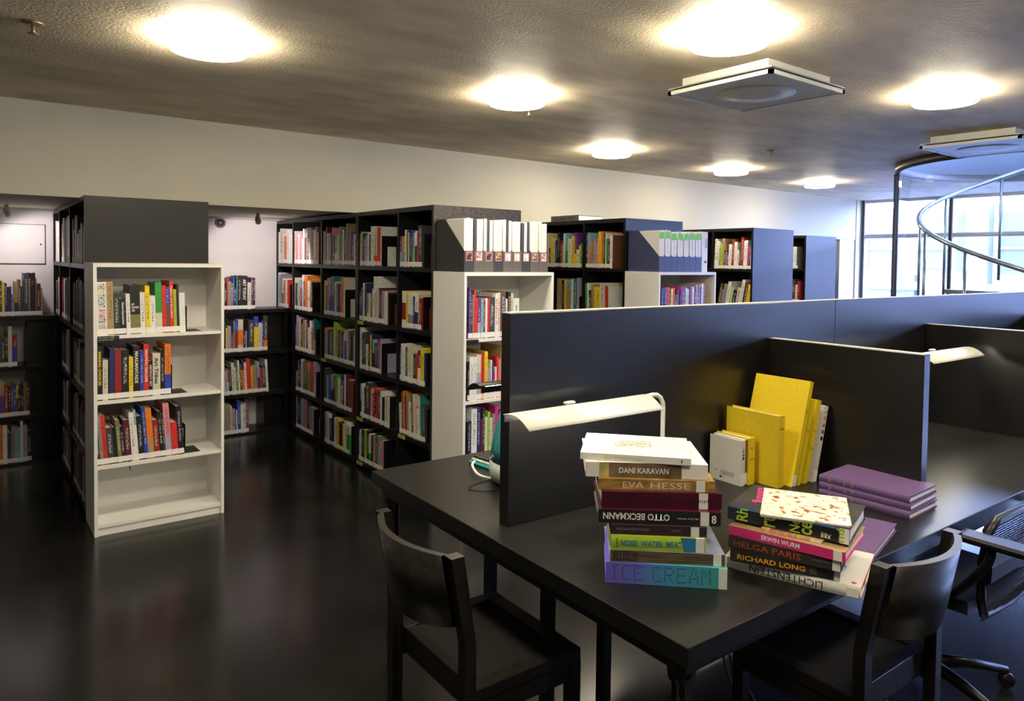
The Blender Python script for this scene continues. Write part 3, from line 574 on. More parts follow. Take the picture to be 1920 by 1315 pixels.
for line in ROWS.split('\n'):
    rn, ax, c, z, u, lean, items = line.split('|'); c, z, u, lean = float(c), float(z), float(u), float(lean)
    sg = 1 if ax == 'Y' else -1; pos = u; lst = []
    for i, it in enumerate(items.split(' ')):
        wv, hv, col = it.split(','); wv = int(wv) / 1000; hv = int(hv) / 1000; sp = 5
        if col[-1].isdigit(): sp = int(col[-1]); col = col[:-1]
        cols = col.split('/')
        parts = [(wv, hv)] if rn[0] != 'L' or wv < .05 else [(wv / max(2, round(wv / .03)), hv * random.uniform(.9, 1.0)) for _ in range(max(2, round(wv / .03)))]
        for pw, ph in parts:
            lst.append((pos, pw, ph, cols, sp / 10)); pos += sg * pw
    for i, e in enumerate(lst): SPEC.append((rn, i, ax, c, z, lean) + e)
    ENDS.append((rn, ax, c, z, pos, lst[-1][2]))
def filler(rn, c, z, u, n_, cols, hs=(.2, .29)):
    pos = u
    for i in range(n_):
        wv = random.uniform(.014, .04); SPEC.append((rn, i, 'X', c, z, 0, pos, wv, random.uniform(*hs), [random.choice(cols)], .5)); pos -= wv
for r, z in (('L3', .736), ('L4', .378), ('L5', .05)):
    for b, u, n_ in (('b', 6.19, 18), ('c', 5.53, 22)): filler(r + b, .56, z, u, n_, 'WgkKrbNwVKKk')
filler('X1', 7.985, 1.497, 5.0, 8, 'gkgW'); filler('X2', 7.985, 1.093, 5.0, 9, 'gkKWbr')
def px_area(s):
    rn, i, ax, c, z, lean, pos, wv, hv = s[:9]
    P = Vector((pos, c, z + hv / 2)) if ax == 'Y' else Vector((c, pos, z + hv / 2))
    d = P - EYE; n = Vector((0, -1, 0)) if ax == 'Y' else Vector((-1, 0, 0))
    return wv * hv * abs(d.normalized().dot(n)) / d.length_squared
order = sorted(range(len(SPEC)), key=lambda k: -px_area(SPEC[k])); single = set(order[:272])
STUFF = MB(); SM = [bm_(k) for k in KEYS] + [pm_(k) for k in KEYS] + [M_paper, M_label]
for k, s in enumerate(SPEC):
    rn, i, ax, c, z, lean, pos, wv, hv, cols, sp = s
    w_ = wv - .0006; d = min(.265, hv * random.uniform(.68, .80)); y0 = random.uniform(0, .006)
    th = -math.radians(lean); off = 0 if lean >= 0 else w_ * math.cos(th)
    rz = 0 if ax == 'Y' else -math.pi / 2; lw = .03
    loc = Vector((pos + .0003, c + y0, z + .0004)) if ax == 'Y' else Vector((c + y0, pos - .0003, z + .0004))
    if lean < 0:     # pivot on the lower right corner
        dx = Vector((1, 0, 0)) if ax == 'Y' else Vector((0, -1, 0)); loc = loc + dx * (w_ - w_ * math.cos(th)) + Vector((0, 0, w_ * math.sin(th)))
    pr = (rn, i) not in TITLES and random.random() < .8 and w_ > .009
    if k in single:
        sl = []
        def idx(c_, p):
            mt = pm_(c_) if p else bm_(c_)
            if mt not in sl: sl.append(mt)
            return sl.index(mt)
        o = empty('book', loc, rot=(0, th, rz)); B = MB(); t = book_geo(B, w_, hv, d, cols, sp, idx, pr, None, BOARD.get((rn, i))); B.build('cover', sl, o)
        MB().box(t, w_ - t, t, d - .004, .003, hv - .004).build('page_block', M_paper, o)
        MB().box(-.0002, w_ + .0002, -.0007, .0, .006, .006 + lw).build('call_label', M_label, o)
        thick = 'slim' if w_ < .016 else 'thick' if w_ > .034 else ''
        cn = CN[cols[0]] + (' and ' + CN[cols[1]] if len(cols) > 1 and cols[1] != cols[0] else '')
        lab = '%s %s book, %s from left, %s%s, %s' % (thick if len(cn.split()) < 4 else '', cn, ORD[i], SHN[rn[1]], ', ' + BAY[rn[2]] if len(rn) > 2 else '', PHR[rn[0]])
        lab = lab.strip(); wd = lab.split()
        if len(wd) > 16: lab = lab.replace(' from left', '', 1) if not thick else ' '.join(wd[1:])
        if len(lab.split()) > 16: lab = lab.replace(' from left', '', 1)
        tt = TITLES.get((rn, i))
        tag(o, lab, 'book', 'books on the shelves')
        if tt: text(tt[0], o, (w_ * .24, -.0012, hv * .90), (0, 0, -1), (1, 0, 0), hv * .62, w_ * .52, bm_(tt[1]), bold=True)
        if (rn, i) == ('A1', 0):
            for q, (ch, cc) in enumerate(zip('THE20THCENTURYARTBOOK', 'RPgLYrGTCKBwMOPRbNCgO')): text(ch, o, (w_ * .15, -.0012, hv * .97 - q * hv * .041), (0, 0, -1), (1, 0, 0), hv * .030, w_ * .68, bm_(cc), bold=True)
        if (rn, i) == ('A1', 5): text('ART\nNOUVEAU\n1900', o, (w_ * .12, -.0012, hv * .46), (1, 0, 0), (0, 0, 1), w_ * .76, hv * .17, M_inkw, bold=True)
        if (rn, i) == ('N1', 11): text('LAND\nART', o, (w_ * .2, -.0012, hv * .70), (1, 0, 0), (0, 0, 1), w_ * .6, hv * .12, bm_('g'))
        if (rn, i) == ('Q1e', 11): text('McL', o, (w_ + .0006, .07, hv * .72), (0, 1, 0), (0, 0, 1), .16, hv * .13, bm_('g'))
        if (rn, i) == ('A3', 7): MB().tube([(w_ * .5, .0, .004), (w_ * .55, -.012, -.005), (w_ * .45, -.014, -.03), (w_ * .5, -.012, -.05)], .0022, 6).build('ribbon', M_ink, o)
    else:
        M = Matrix.Translation(loc) @ Matrix.Rotation(rz, 4, 'Z') @ Matrix.Rotation(th, 4, 'Y'); n_ = len(KEYS)
        t = book_geo(STUFF, w_, hv, d, cols, sp, lambda c_, p: KEYS.index(c_) + (n_ if p else 0), pr, M, BOARD.get((rn, i)))
        STUFF.box(t, w_ - t, t, d - .004, .003, hv - .004, 2 * n_, M); STUFF.box(-.0002, w_ + .0002, -.0007, 0, .006, .006 + lw, 2 * n_ + 1, M)
o = STUFF.build('packed_books', SM); o['kind'] = 'stuff'; tag(o, 'smaller books packed on the darker and further black shelves', 'books')
# bookends: punched steel plates with the tongue under the books
def bookend(rn, ax, c, z, pos, h_, hgt=.20, flat=False):
    o = empty('bookend', (pos + .001, c, z) if ax == 'Y' else (c, pos - .001, z), 0 if ax == 'Y' else -math.pi / 2)
    tag(o, 'black steel bookend ending the row, %s%s of %s' % (SHN[rn[1]], ', ' + BAY[rn[2]] if len(rn) > 2 else '', PHR[rn[0]]), 'bookend', 'black bookends')
    a, b = .015, .175
    MB().box(0, .0015, a, b, .14, hgt).box(0, .0015, a, a + .045, 0, .14).box(0, .0015, b - .045, b, 0, .14).build('plate', M_plate, o)
    MB().box(0, .085 if flat else .02, a, b, .0002, .0012).build('foot', M_plate, o)
for rn, ax, c, z, pos, h_ in ENDS:
    if rn[0] == 'Q' and rn not in ('Q1c', 'Q3c', 'Q1a'): bookend(rn, ax, c, z, pos, h_, .215)
    if rn[0] == 'A': bookend(rn, ax, c, z, pos + .006, h_, .17 if rn != 'A1' else .15, True)
    if rn in ('C1', 'M1', 'U2a'): bookend(rn, ax, c, z, pos, h_, .16)

# ---------------------------------------------------------------- magazine files
M_pic = [ink_mat('picture_a', (.6, .12, .16), (.02, .02, .02), (70, 70, 70), .45), ink_mat('picture_b', (.75, .65, .5), (.5, .05, .08), (60, 60, 60), .55), ink_mat('picture_c', (.05, .05, .10), (.75, .45, .05), (60, 60, 60), .55), ink_mat('picture_d', (.78, .77, .76), (.03, .03, .03), (45, 45, 45), .56)]
def mag_file(x, y, z, wv, m, label, D=.315, hb=.318, hf=.125, pic=None, inner=M_white, top='white'):
    o = empty('magazine_file', (x, y, z)); tag(o, label, 'magazine file'); t = .002
    prof = [(0, 0), (D, 0), (D, hb), (D - .10, hb), (0, hf)]
    MB().prism(prof, 0, t, axis='x').build('side', m, o); MB().prism(prof, wv - t, wv, axis='x').build('side', m, o)
    bx('front', m, o, t, wv - t, 0, t, 0, hf); bx('back', m, o, t, wv - t, D - t, D, 0, hb); bx('bottom', m, o, t, wv - t, t, D - t, 0, t)
    if pic is not None:
        f = bx('picture_frame', mat('sticker_pink', (.72, .30, .30), .5, noise=(20, .1)), o, wv * .18, wv * .82, -.0006, 0, hf - .058, hf - .006); bx('picture', pic, f, wv * .24, wv * .76, -.0010, -.0006, hf - .053, hf - .011)
    return o
def journal(x, y, z, wv, hv, m, label, d=.22, green=False):
    o = empty('journal', (x, y, z)); tag(o, label, 'journal', 'journals in the magazine files'); B = MB(); B.box(0, wv, 0, .0012, 0, hv); B.box(0, .001, .0012, d, 0, hv); B.box(wv - .001, wv, .0012, d, 0, hv); B.build('cover', m, o)
    MB().box(.001, wv - .001, .002, d - .003, .002, hv - .003).build('page_block', M_paper, o)
    if green: MB().box(.0005, wv - .0005, -.0006, 0, hv - .062, hv - .012).build('green_label', mat('green_tape', (.16, .62, .08), .5, noise=(20, .05)), o)
M_fgrey = mat('file_grey', (.105, .095, .082), .55, noise=(6, .1)); M_fdark = mat('file_dark', (.03, .032, .036), .5, noise=(6, .1)); M_fnavy = mat('file_navy', (.045, .055, .13), .5, noise=(6, .1))
for i in range(9):
    x = 2.322 + i * .0712
    mag_file(x, 3.512, 1.4785, .0700, (M_fdark if i in (0, 3, 6) else M_fgrey), '%s magazine file, %s from left, on white bookcase by the partition' % ('dark' if i in (0, 3, 6) else 'grey', ORD[i]), pic=M_pic[[0, 1, 0, 2, 3, 3, 3, 2, 1][i]])
    k = 3
    for j in range(k):
        dark = (i, j) in ((1, 0), (2, 1), (4, 1), (6, 0), (6, 2))
        journal(x + .004 + j * .0207, 3.519 + .004 * random.random(), 1.4812, .0198, random.uniform(.305, .318) - (.004 if dark else 0), bm_('k') if dark else M_white, '%s journal, %s in the %s grey magazine file' % ('dark' if dark else 'white', ORD[j], ORD[i]))
for i in range(7):
    x = 4.146 + i * .0722
    mag_file(x, 3.622, 1.4785, .0710, M_fnavy, 'navy magazine file, %s from left, above the partition' % ORD[i], hf=.118)
    for j in range(2): journal(x + .006 + j * .031, 3.629 + .004 * random.random(), 1.4812, .028, random.uniform(.300, .316), M_white, 'white journal with green tape, %s in the %s navy file' % (ORD[j], ORD[i]), green=True)
o = empty('ring_binder', (4.655, 3.63, 1.4785)); tag(o, 'white ring binder standing right of the navy files', 'binder')
B = MB().box(0, .075, 0, .003, 0, .32).box(0, .003, .003, .29, 0, .32).box(.072, .075, .003, .29, 0, .32); B.build('cover', M_white, o); bx('page_block', M_paper, o, .0035, .07, .02, .28, .005, .30)
MB().lathe([(0, 0), (.010, 0), (.010, .002), (0, .002)], 16).build('finger_hole', M_ink, o, (.05, -.0001, .08), (math.pi / 2, 0, 0)); bx('spine_label', mat('binder_label', (.45, .47, .52), .5, noise=(60, .4)), o, .042, .072, -.0006, 0, .19, .27)

# ---------------------------------------------------------------- lying books
def lying(name, L, D, Tt, M_cov, loc, rz, label, spine=None, lab=None, group=None, m_top=None, board=.003, flat_label=None, parent_z=0, title=None, page=None, bulge=0.):
    """x along the spine, y away from the spine, z up"""
    o = empty('book', loc, rz); tag(o, label, 'book', group); ms = [M_cov, m_top or M_cov, spine or M_cov]
    B = MB(); B.box(0, L, 0, D, 0, board, 0, bev=0); B.box(0, L, 0, D, Tt - board, Tt, 1)
    if bulge:
        n = 6
        for i in range(n):
            f = lambda k: (-bulge * math.sin(math.pi * k / n), Tt * k / n)
            (ya, za), (yb, zb) = f(i), f(i + 1); B.quad((0, ya, za), (L, ya, za), (L, yb, zb), (0, yb, zb), 2, True)
        for X in (0, L): B.f.append(tuple(range(len(B.v), len(B.v) + n + 1))); B.v += [(X, -bulge * math.sin(math.pi * k / n), Tt * k / n) for k in range(n + 1)]; B.m.append(2); B.sm.append(False)
    else: B.box(0, L, -.0002, board, .0002, Tt - .0002, 2)
    B.build('cover', ms, o); MB().box(.004, L - .004, board, D - .005, board, Tt - board).build('page_block', page or M_paper, o)
    y = -.0008 - bulge
    if lab: bx('call_label', M_label, o, L * lab[0], L * lab[1], y - .0002, -.0003, .0004, Tt - .0002)
    if title:
        for s_, x0, x1, z0, z1, mk, up, bold in title:
            mt = mk if not isinstance(mk, str) else bm_(mk)
            if up: text(s_, o, (L * x0, y - .0004, Tt * z0), (1, 0, 0), (0, 0, 1), L * (x1 - x0), Tt * (z1 - z0), mt, bold=bold)
            else: text(s_, o, (L * x1, y - .0004, Tt * z1), (-1, 0, 0), (0, 0, -1), L * (x1 - x0), Tt * (z1 - z0), mt, bold=bold)
    return o
def tl(a, b, z): return T(a, b, z)
rad = math.radians
# left stack, bottom to top
M_holo = bpy.data.materials.new('iridescent_foil'); M_holo.use_nodes = True
nt = M_holo.node_tree; b_ = nt.nodes['Principled BSDF']; tc = nt.nodes.new('ShaderNodeTexCoord'); sx = nt.nodes.new('ShaderNodeSeparateXYZ'); rp = nt.nodes.new('ShaderNodeValToRGB'); ns = nt.nodes.new('ShaderNodeTexNoise'); ad = nt.nodes.new('ShaderNodeMath'); ad.operation = 'MULTIPLY_ADD'
ns.inputs['Scale'].default_value = 14; nt.links.new(tc.outputs['Object'], ns.inputs['Vector']); nt.links.new(tc.outputs['Object'], sx.inputs[0]); nt.links.new(ns.outputs[0], ad.inputs[0]); ad.inputs[1].default_value = .05; nt.links.new(sx.outputs[0], ad.inputs[2]); nt.links.new(ad.outputs[0], rp.inputs[0])
e = rp.color_ramp.elements; e[0].position = .0; e[0].color = (.26, .16, .85, 1); e[1].position = .30; e[1].color = (.09, .55, .58, 1)
e2 = e.new(.10); e2.color = (.20, .26, .90, 1); e3 = e.new(.18); e3.color = (.11, .45, .78, 1)
nt.links.new(rp.outputs[0], b_.inputs['Base Color']); b_.inputs['Roughness'].default_value = .22; b_.inputs['Metallic'].default_value = .35
M_dots = mat('punched_dots', (.008, .02, .07), .5, noise=(10, .05))
M_acr = mat('fluxus_cover', (.30, .36, .48), .12, .3, noise=(10, .3, (1, 1, 12)))
M_care = mat('care_cover', (.085, .012, .030), .16, .25, noise=(4, .15)); M_eva = mat('amber_photo', (.36, .20, .05), .4, noise=(22, .55, (1, 1, 3)))
M_karav = mat('desert_photo', (.16, .11, .06), .4, noise=(25, .6)); M_cream = mat('cream_jacket', (.72, .68, .55), .4, noise=(10, .08))
M_noise = mat('lime_jacket', (.36, .52, .03), .35, noise=(5, .06)); M_blu = mat('blue_jacket', (.03, .20, .42), .35, noise=(5, .05))
GL = 'books in the left stack on the desk'; GR = 'books in the right stack on the desk'
o = lying('', .300, .245, .053, M_holo, tl(.074, .325, .7402), TA + rad(-42.8), 'iridescent blue and violet ICE CREAM book, bottom of left stack', lab=(.928, .995), group=GL)
# the pierced dot title
G5 = {'I': ['01110', '00100', '00100', '00100', '00100', '00100', '01110'], 'C': ['01111', '10000', '10000', '10000', '10000', '10000', '01111'], 'E': ['11111', '10000', '10000', '11110', '10000', '10000', '11111'],
      'R': ['11110', '10001', '10001', '11110', '10100', '10010', '10001'], 'A': ['00100', '01010', '01010', '10001', '11111', '10001', '10001'], 'M': ['10001', '11011', '10101', '10101', '10001', '10001', '10001'], ' ': ['00000'] * 7}
D = MB(); x = .012
for ch in 'ICE CREAM':
    for r_, row in enumerate(G5[ch]):
        for c_, v in enumerate(row):
            if v == '1': D.lathe([(0, 0), (.0011, 0)], 6, c=(0, 0, 0)) if False else D.quad(*[(x + c_ * .0050 + dx * .0014, -.0007, .0455 - r_ * .0058 + dz * .0014) for dx, dz in ((-1, -1), (1, -1), (1, 1), (-1, 1))])
    x += .0300 if ch != ' ' else .016
D.build('lettering', M_dots, o)
lying('', .284, .225, .030, M_acr, tl(.083, .319, .7935), TA + rad(-41.1), 'shiny FLUXUS book second from bottom of left stack', spine=mat('fluxus_spine', (.16, .12, .07), .15, .3, noise=(8, .5, (1, 1, 30))), lab=(.90, .97), group=GL, title=[('FLUXUS', .03, .24, .10, .85, M_ink, True, True)])
o = lying('', .234, .165, .0365, M_noise, tl(.087, .320, .8240), TA + rad(-40), 'lime NOISE WATER MEAT book in left stack', lab=(.895, .985), group=GL, title=[('NOISE  WATER  MEAT', .10, .75, .30, .70, M_blu, True, True)], bulge=.003)
MB().prism([(.184, .0005), (.210, .0005), (.210, .0360), (.172, .0360)], -.0044, -.0039, axis='y').build('blue_band', M_blu, o); text('KAHN', o, (.017, -.0045, .008), (0, 0, 1), (-1, 0, 0), .022, .006, M_ink)
lying('', .240, .165, .0250, mat('aubergine_jacket', (.035, .018, .028), .4, noise=(6, .05)), tl(.088, .324, .8610), TA + rad(-40.1), 'dark aubergine MEDIAARTHISTORIES book in left stack', lab=(.835, .92), group=GL, title=[('MEDIAARTHISTORIES', .06, .40, .45, .70, 'g', True, False), ('GRAU', .64, .73, .45, .70, 'g', True, False)])
lying('', .307, .235, .0350, bm_('K'), tl(.069, .350, .8865), TA + rad(-39.9), 'black OTTO BECKMANN book with inverted white title in left stack', lab=(.835, .905), group=GL, m_top=M_care, title=[('OTTO BECKMANN', .04, .585, .28, .78, M_inkw, False, True), ('Hg. Peter Weibel', .65, .82, .42, .58, M_inkw, False, False), ('8', .925, .965, .2, .8, M_inkw, True, True)])
lying('', .305, .215, .0410, M_care, tl(.083, .353, .9220), TA + rad(-37.9), 'burgundy foil Take Care of Yourself book in left stack', lab=(.81, .885), group=GL, title=[('Sophie Calle   Take Care of Yourself', .05, .95, .34, .66, mat('dull_ink', (.02, .004, .01), .5, noise=(10, .1)), False, False)])
lying('', .296, .225, .0290, M_eva, tl(.087, .370, .9635), TA + rad(-39.9), 'amber EVA HESSE book in upper left stack', lab=(.84, .915), group=GL, title=[('EVA', .21, .39, .22, .78, M_cream, True, False), ('HESSE', .45, .79, .22, .78, M_cream, True, False)])
o = lying('', .313, .245, .0385, M_karav, tl(.068, .399, .9930), TA + rad(-39.8), 'DANI KARAVAN book with photo spine, second from top of left stack', m_top=M_white, group=GL, title=[('DANI KARAVAN', .275, .68, .30, .68, M_inkw, True, True)])
bx('spine_end', M_white, o, .001, .035, -.0009, -.0003, .0003, .038); bx('spine_end', mat('ochre_photo', (.45, .38, .14), .4, noise=(30, .4)), o, .0352, .060, -.0009, -.0003, .0003, .038); bx('spine_end', M_white, o, .246, .3125, -.0009, -.0003, .0003, .038)
o = lying('', .283, .218, .0180, M_white, tl(.071, .424, 1.0320), TA + rad(-46.8), 'white WOLFGANG LAIB book on top of left stack', group=GL, title=[('WOLFGANG LAIB', .22, .57, .25, .70, mat('pale_yellow_ink', (.62, .58, .16), .5, noise=(10, .05)), False, False)])
bx('cover_photo', ink_mat('cover_photo', (.62, .62, .58), (.42, .42, .38), (90, 60, 1), .5), o, .085, .185, .085, .155, .0180, .0183); bx('barcode', M_ink, o, .258, .261, -.0007, -.0003, .005, .013)
bx('call_label', M_label, o, .264, .282, -.0007, -.0003, .0005, .0178)
# right stack
M_li = mat('lichtenstein_jacket', (.74, .72, .66), .3, noise=(4, .04)); M_redb = bm_('R')
o = lying('', .330, .245, .0300, M_li, tl(.402, .211, .7402), TA + rad(-69.9), 'white LICHTENSTEIN book overhanging desk edge, bottom of right stack', group=GR, title=[('LICHTENSTEIN', .20, .74, .18, .80, M_ink, False, False)], bulge=.004)
bx('red_edge', M_redb, o, .3300, .3306, .0, .245, .0005, .004); bx('red_edge', M_redb, o, .3300, .3306, .0, .245, .026, .0296); bx('call_label', M_label, o, .298, .326, -.0052, -.0046, .004, .026)
MB().lathe([(0, .0300), (.038, .0300), (.038, .0303), (0, .0303)], 28, c=(.245, .10, 0)).build('grey_dot', mat('grey_green_print', (.10, .13, .11), .4, noise=(10, .05)), o); MB().lathe([(0, .03), (.006, .03), (.006, .0304), (0, .0304)], 16, c=(.312, .02, 0)).build('red_dot', M_redb, o)
lying('', .262, .225, .0300, mat('long_jacket', (.022, .020, .018), .4, noise=(8, .3)), tl(.385, .182, .7707), TA + rad(-63), 'black RICHARD LONG book with orange title in right stack', lab=(.95, .998), group=GR, title=[('RICHARD LONG', .07, .70, .28, .72, mat('amber_ink', (.80, .36, .03), .5, noise=(10, .05)), True, True), ('HEAVEN AND EARTH', .74, .80, .2, .8, 'g', True, False)])
lying('', .275, .225, .0285, mat('helga_jacket', (.026, .022, .020), .4, noise=(8, .2)), tl(.394, .195, .8012), TA + rad(-69.5), 'black HELGA PARIS book with thin red title in right stack', lab=(.925, .992), group=GR, title=[('HELGA PARIS', .05, .66, .22, .78, mat('rust_ink', (.45, .07, .03), .5, noise=(10, .05)), True, False), ('Sprengel Museum', .76, .91, .5, .65, 'g', True, False)])
lying('', .288, .220, .0250, mat('pink_jacket', (.62, .03, .17), .32, noise=(4, .04)), tl(.404, .202, .8302), TA + rad(-73.7), 'hot pink ERWIN WURM book in right stack', lab=(.905, .975), group=GR, title=[('ERWIN WURM', .30, .63, .28, .76, M_inkw, True, True)], m_top=bm_('n'))
o = lying('', .150, .11, .0060, ink_mat('striped_slip', (.65, .28, .30), (.75, .55, .08), (90, 1, 1), .52), tl(.440, .130, .8556), TA + rad(-72), 'thin striped booklet squeezed under the black picture book', group=GR, lab=(.82, .99))
M_rh = mat('rhein_jacket', (.012, .012, .013), .25, noise=(5, .1)); M_lime = mat('lime_ink', (.32, .50, .04), .4, noise=(10, .08)); M_bluei = mat('blue_ink', (.03, .16, .45), .4, noise=(10, .08))
o = lying('', .302, .225, .0370, M_rh, tl(.425, .222, .8620), TA + rad(-71.6), 'black book with big lime and blue letters in right stack', lab=(.925, .998), group=GR, m_top=mat('rhein_top', (.03, .028, .03), .3, noise=(14, .5)))
for s_, x0, wv in (('Rh', .026, .030), ('ru', .098, .030), ('Ne', .158, .026), ('ce', .188, .026), ('nd', .262, .018)): text(s_, o, (x0 + .028, -.0016, .003), (0, 0, 1), (-1, 0, 0), .033, wv, M_lime, bold=True)
for s_, x0 in (('MU', .236), ('MO', .244), ('K', .252)): text(s_, o, (x0 + .007, -.0018, .006), (0, 0, 1), (-1, 0, 0), .012, .007, M_inkw, bold=True)
MB().box(.002, .27, -.0012, -.0004, .0335, .0366).build('blue_band', M_bluei, o); text('stellung', o, (.010, .20, .0374), (.25, -1, 0), (1, .25, 0), .14, .045, mat('magenta_ink', (.6, .03, .22), .4, noise=(10, .05)), bold=True)
MB().prism([(.0, .004), (.21, .034), (.21, .036), (.0, .006)], .3002, .3012, axis='x').build('open_flap', M_white, o)
# art print booklet on top
o = empty('booklet', tl(.424, .122, .9000), TA + rad(-58.3)); tag(o, 'booklet with a painted colourful crowd scene on top of right stack', 'booklet', GR)
M_art = bpy.data.materials.new('painted_cover'); M_art.use_nodes = True; nt = M_art.node_tree; b_ = nt.nodes['Principled BSDF']; tc = nt.nodes.new('ShaderNodeTexCoord'); n1 = nt.nodes.new('ShaderNodeTexNoise'); n1.inputs['Scale'].default_value = 48; n1.inputs['Detail'].default_value = 4; rp = nt.nodes.new('ShaderNodeValToRGB')
nt.links.new(tc.outputs['Object'], n1.inputs['Vector']); nt.links.new(n1.outputs[0], rp.inputs[0]); nt.links.new(rp.outputs[0], b_.inputs['Base Color']); b_.inputs['Roughness'].default_value = .35
e = rp.color_ramp.elements; e[0].position = .28; e[0].color = (.05, .03, .06, 1); e[1].position = .54; e[1].color = (.74, .70, .62, 1)
for p, cc in ((.35, (.5, .06, .04, 1)), (.37, (.15, .25, .06, 1)), (.40, (.62, .42, .10, 1)), (.43, (.70, .66, .60, 1)), (.66, (.74, .71, .64, 1)), (.70, (.6, .25, .12, 1))): q = e.new(p); q.color = cc
bx('cover', [M_art], o, 0, .215, 0, .235, .0, .004); bx('page_block', M_paper, o, .002, .213, .002, .233, -.0035, -.0002); bx('call_label', M_label, o, .19, .213, .004, .05, .004, .0044)
MB().lathe([(0, .0044), (.004, .0044), (.004, .0047), (0, .0047)], 12, c=(.20, .04, 0)).build('blue_dot', M_bluei, o)
# purple volumes
M_purp = mat('purple_cloth', (.115, .062, .175), .6, noise=(120, .15)); M_gold = mat('gold_print', (.55, .42, .18), .35, .5, noise=(40, .2))
GP = 'purple cloth volumes on the desk'
for i, (a, b, rz, l) in enumerate(((1.170, .395, -87.5, 'purple cloth volume at the bottom of the purple pile'), (1.180, .400, -86, 'purple cloth volume in the middle of the purple pile'), (1.189, .406, -87.2, 'purple cloth volume on top of the purple pile'))):
    o = lying('', .302, .213, .0225, M_purp, tl(a, b, .7402 + i * .0228), TA + rad(rz), l, group=GP, bulge=.003)
    for x_, wv in ((.035, .010), (.088, .007), (.112, .010)): text('N', o, (x_ + wv, -.0045, .007), (0, 0, 1), (-1, 0, 0), .010, wv, M_gold)
lying('', .30, .212, .0225, M_purp, tl(.999, .277, .7402), TA + rad(194.4), 'purple cloth volume lying alone between the stacks', group=GP)
# standing yellow and white books by the divider: spine toward the desk edge, cover toward the left
def standing(w_, d, hv, m, x, y, label, lean=0., lab=None, title=None, spine=None, z=.7402, page=True, rz=0):
    o = empty('book', T(x, y, z), rot=(0, rad(lean), TA + rad(rz))); tag(o, label, 'book', 'yellow and white volumes by the divider'); t = .003; B = MB()
    B.box(0, w_, -.0002, t, 0, hv, 1); B.box(0, t, t, d, 0, hv); B.box(w_ - t, w_, t, d, 0, hv); B.build('cover', [m, spine or m], o); bx('page_block', M_paper, o, t, w_ - t, t, d - .004, .004, hv - .006)
    if lab: bx('call_label', M_label, o, 0, w_ + .0004, -.0009, -.0003, .004, .045)
    for q in title or (): text(q[0], o, (w_ * .15, -.0009, hv * q[1]), (1, 0, 0), (0, 0, 1), w_ * .7, hv * q[2], M_ink)
    return o
M_yel = mat('yellow_cloth', (.72, .54, .012), .55, noise=(90, .07)); M_chip = [mat('chip_%d' % i, c_, .5, noise=(9, .05)) for i, c_ in enumerate(((.60, .52, .42), (.48, .36, .26), (.36, .20, .11), (.22, .10, .06), (.02, .018, .018)))]
o = standing(.022, .140, .166, mat('pale_jacket', (.62, .60, .55), .45, noise=(5, .03)), 1.022, .610, 'small white volume with printed back cover, leftmost by the divider', lab=True)
for i in range(4): MB().lathe([(0, 0), (.0055, 0), (.0055, .0006), (0, .0006)], 14).build('colour_dot', M_chip[(0, 2, 3, 4)[i]], o, (.011, -.0003, .14 - i * .013), (math.pi / 2, 0, 0))
text('ARS', o, (-.0006, .115, .035), (0, -1, 0), (0, 0, 1), .012, .006, M_ink); bx('fine_print', ink_mat('fine_print', (.60, .58, .53), (.12, .12, .12), (1, 400, 260), .52), o, -.0005, 0, .03, .09, .024, .042); bx('logo', M_ink, o, -.0006, 0, .085, .093, .012, .020)
standing(.012, .138, .166, M_white, 1.0455, .612, 'thin volume with brown spine beside the small white one', lab=True, spine=bm_('N'))
standing(.034, .145, .172, M_yel, 1.0590, .604, 'small yellow volume between brown spine and taller yellow one', title=[('Ars', .76, .045), ('01', .52, .05)])
standing(.036, .225, .262, M_yel, 1.1150, .522, 'medium yellow volume standing open-faced to the left', title=[('Ars', .80, .035)])
standing(.022, .232, .392, M_yel, 1.1720, .502, 'tallest yellow volume leaning right behind the medium one', lean=16.0, lab=True, title=[('Ars', .7, .02)])
standing(.020, .20, .318, M_yel, 1.2040, .500, 'yellow volume leaning right of the tallest one', lean=15.5, title=[('Ars', .62, .03)])
standing(.026, .20, .315, M_yel, 1.2440, .500, 'yellow volume leaning next to the dotted white one', lean=15.5, title=[('Ars', .62, .03), ('01', .40, .04)])
o = standing(.026, .20, .290, MATS['pale_jacket'], 1.2880, .492, 'white volume with a column of brown dots leaning on divider', lean=15.2, lab=True)
for i in range(5): MB().lathe([(0, 0), (.0085, 0), (.0085, .0006), (0, .0006)], 16).build('colour_dot', M_chip[i], o, (.014, -.0003, .27 - i * .026), (math.pi / 2, 0, 0))
# thick grey book lying on the far bookcase
o = lying('', .36, .28, .048, mat('grey_cloth', (.20, .185, .16), .6, noise=(40, .15)), (4.128, 4.86, 1.8965), -math.pi / 2, 'thick grey ELIASSON book lying on top of a black bookcase', title=[('ELIASSON', .12, .86, .22, .72, mat('blind_print', (.055, .05, .045), .6, noise=(20, .1)), True, True)], board=.004)
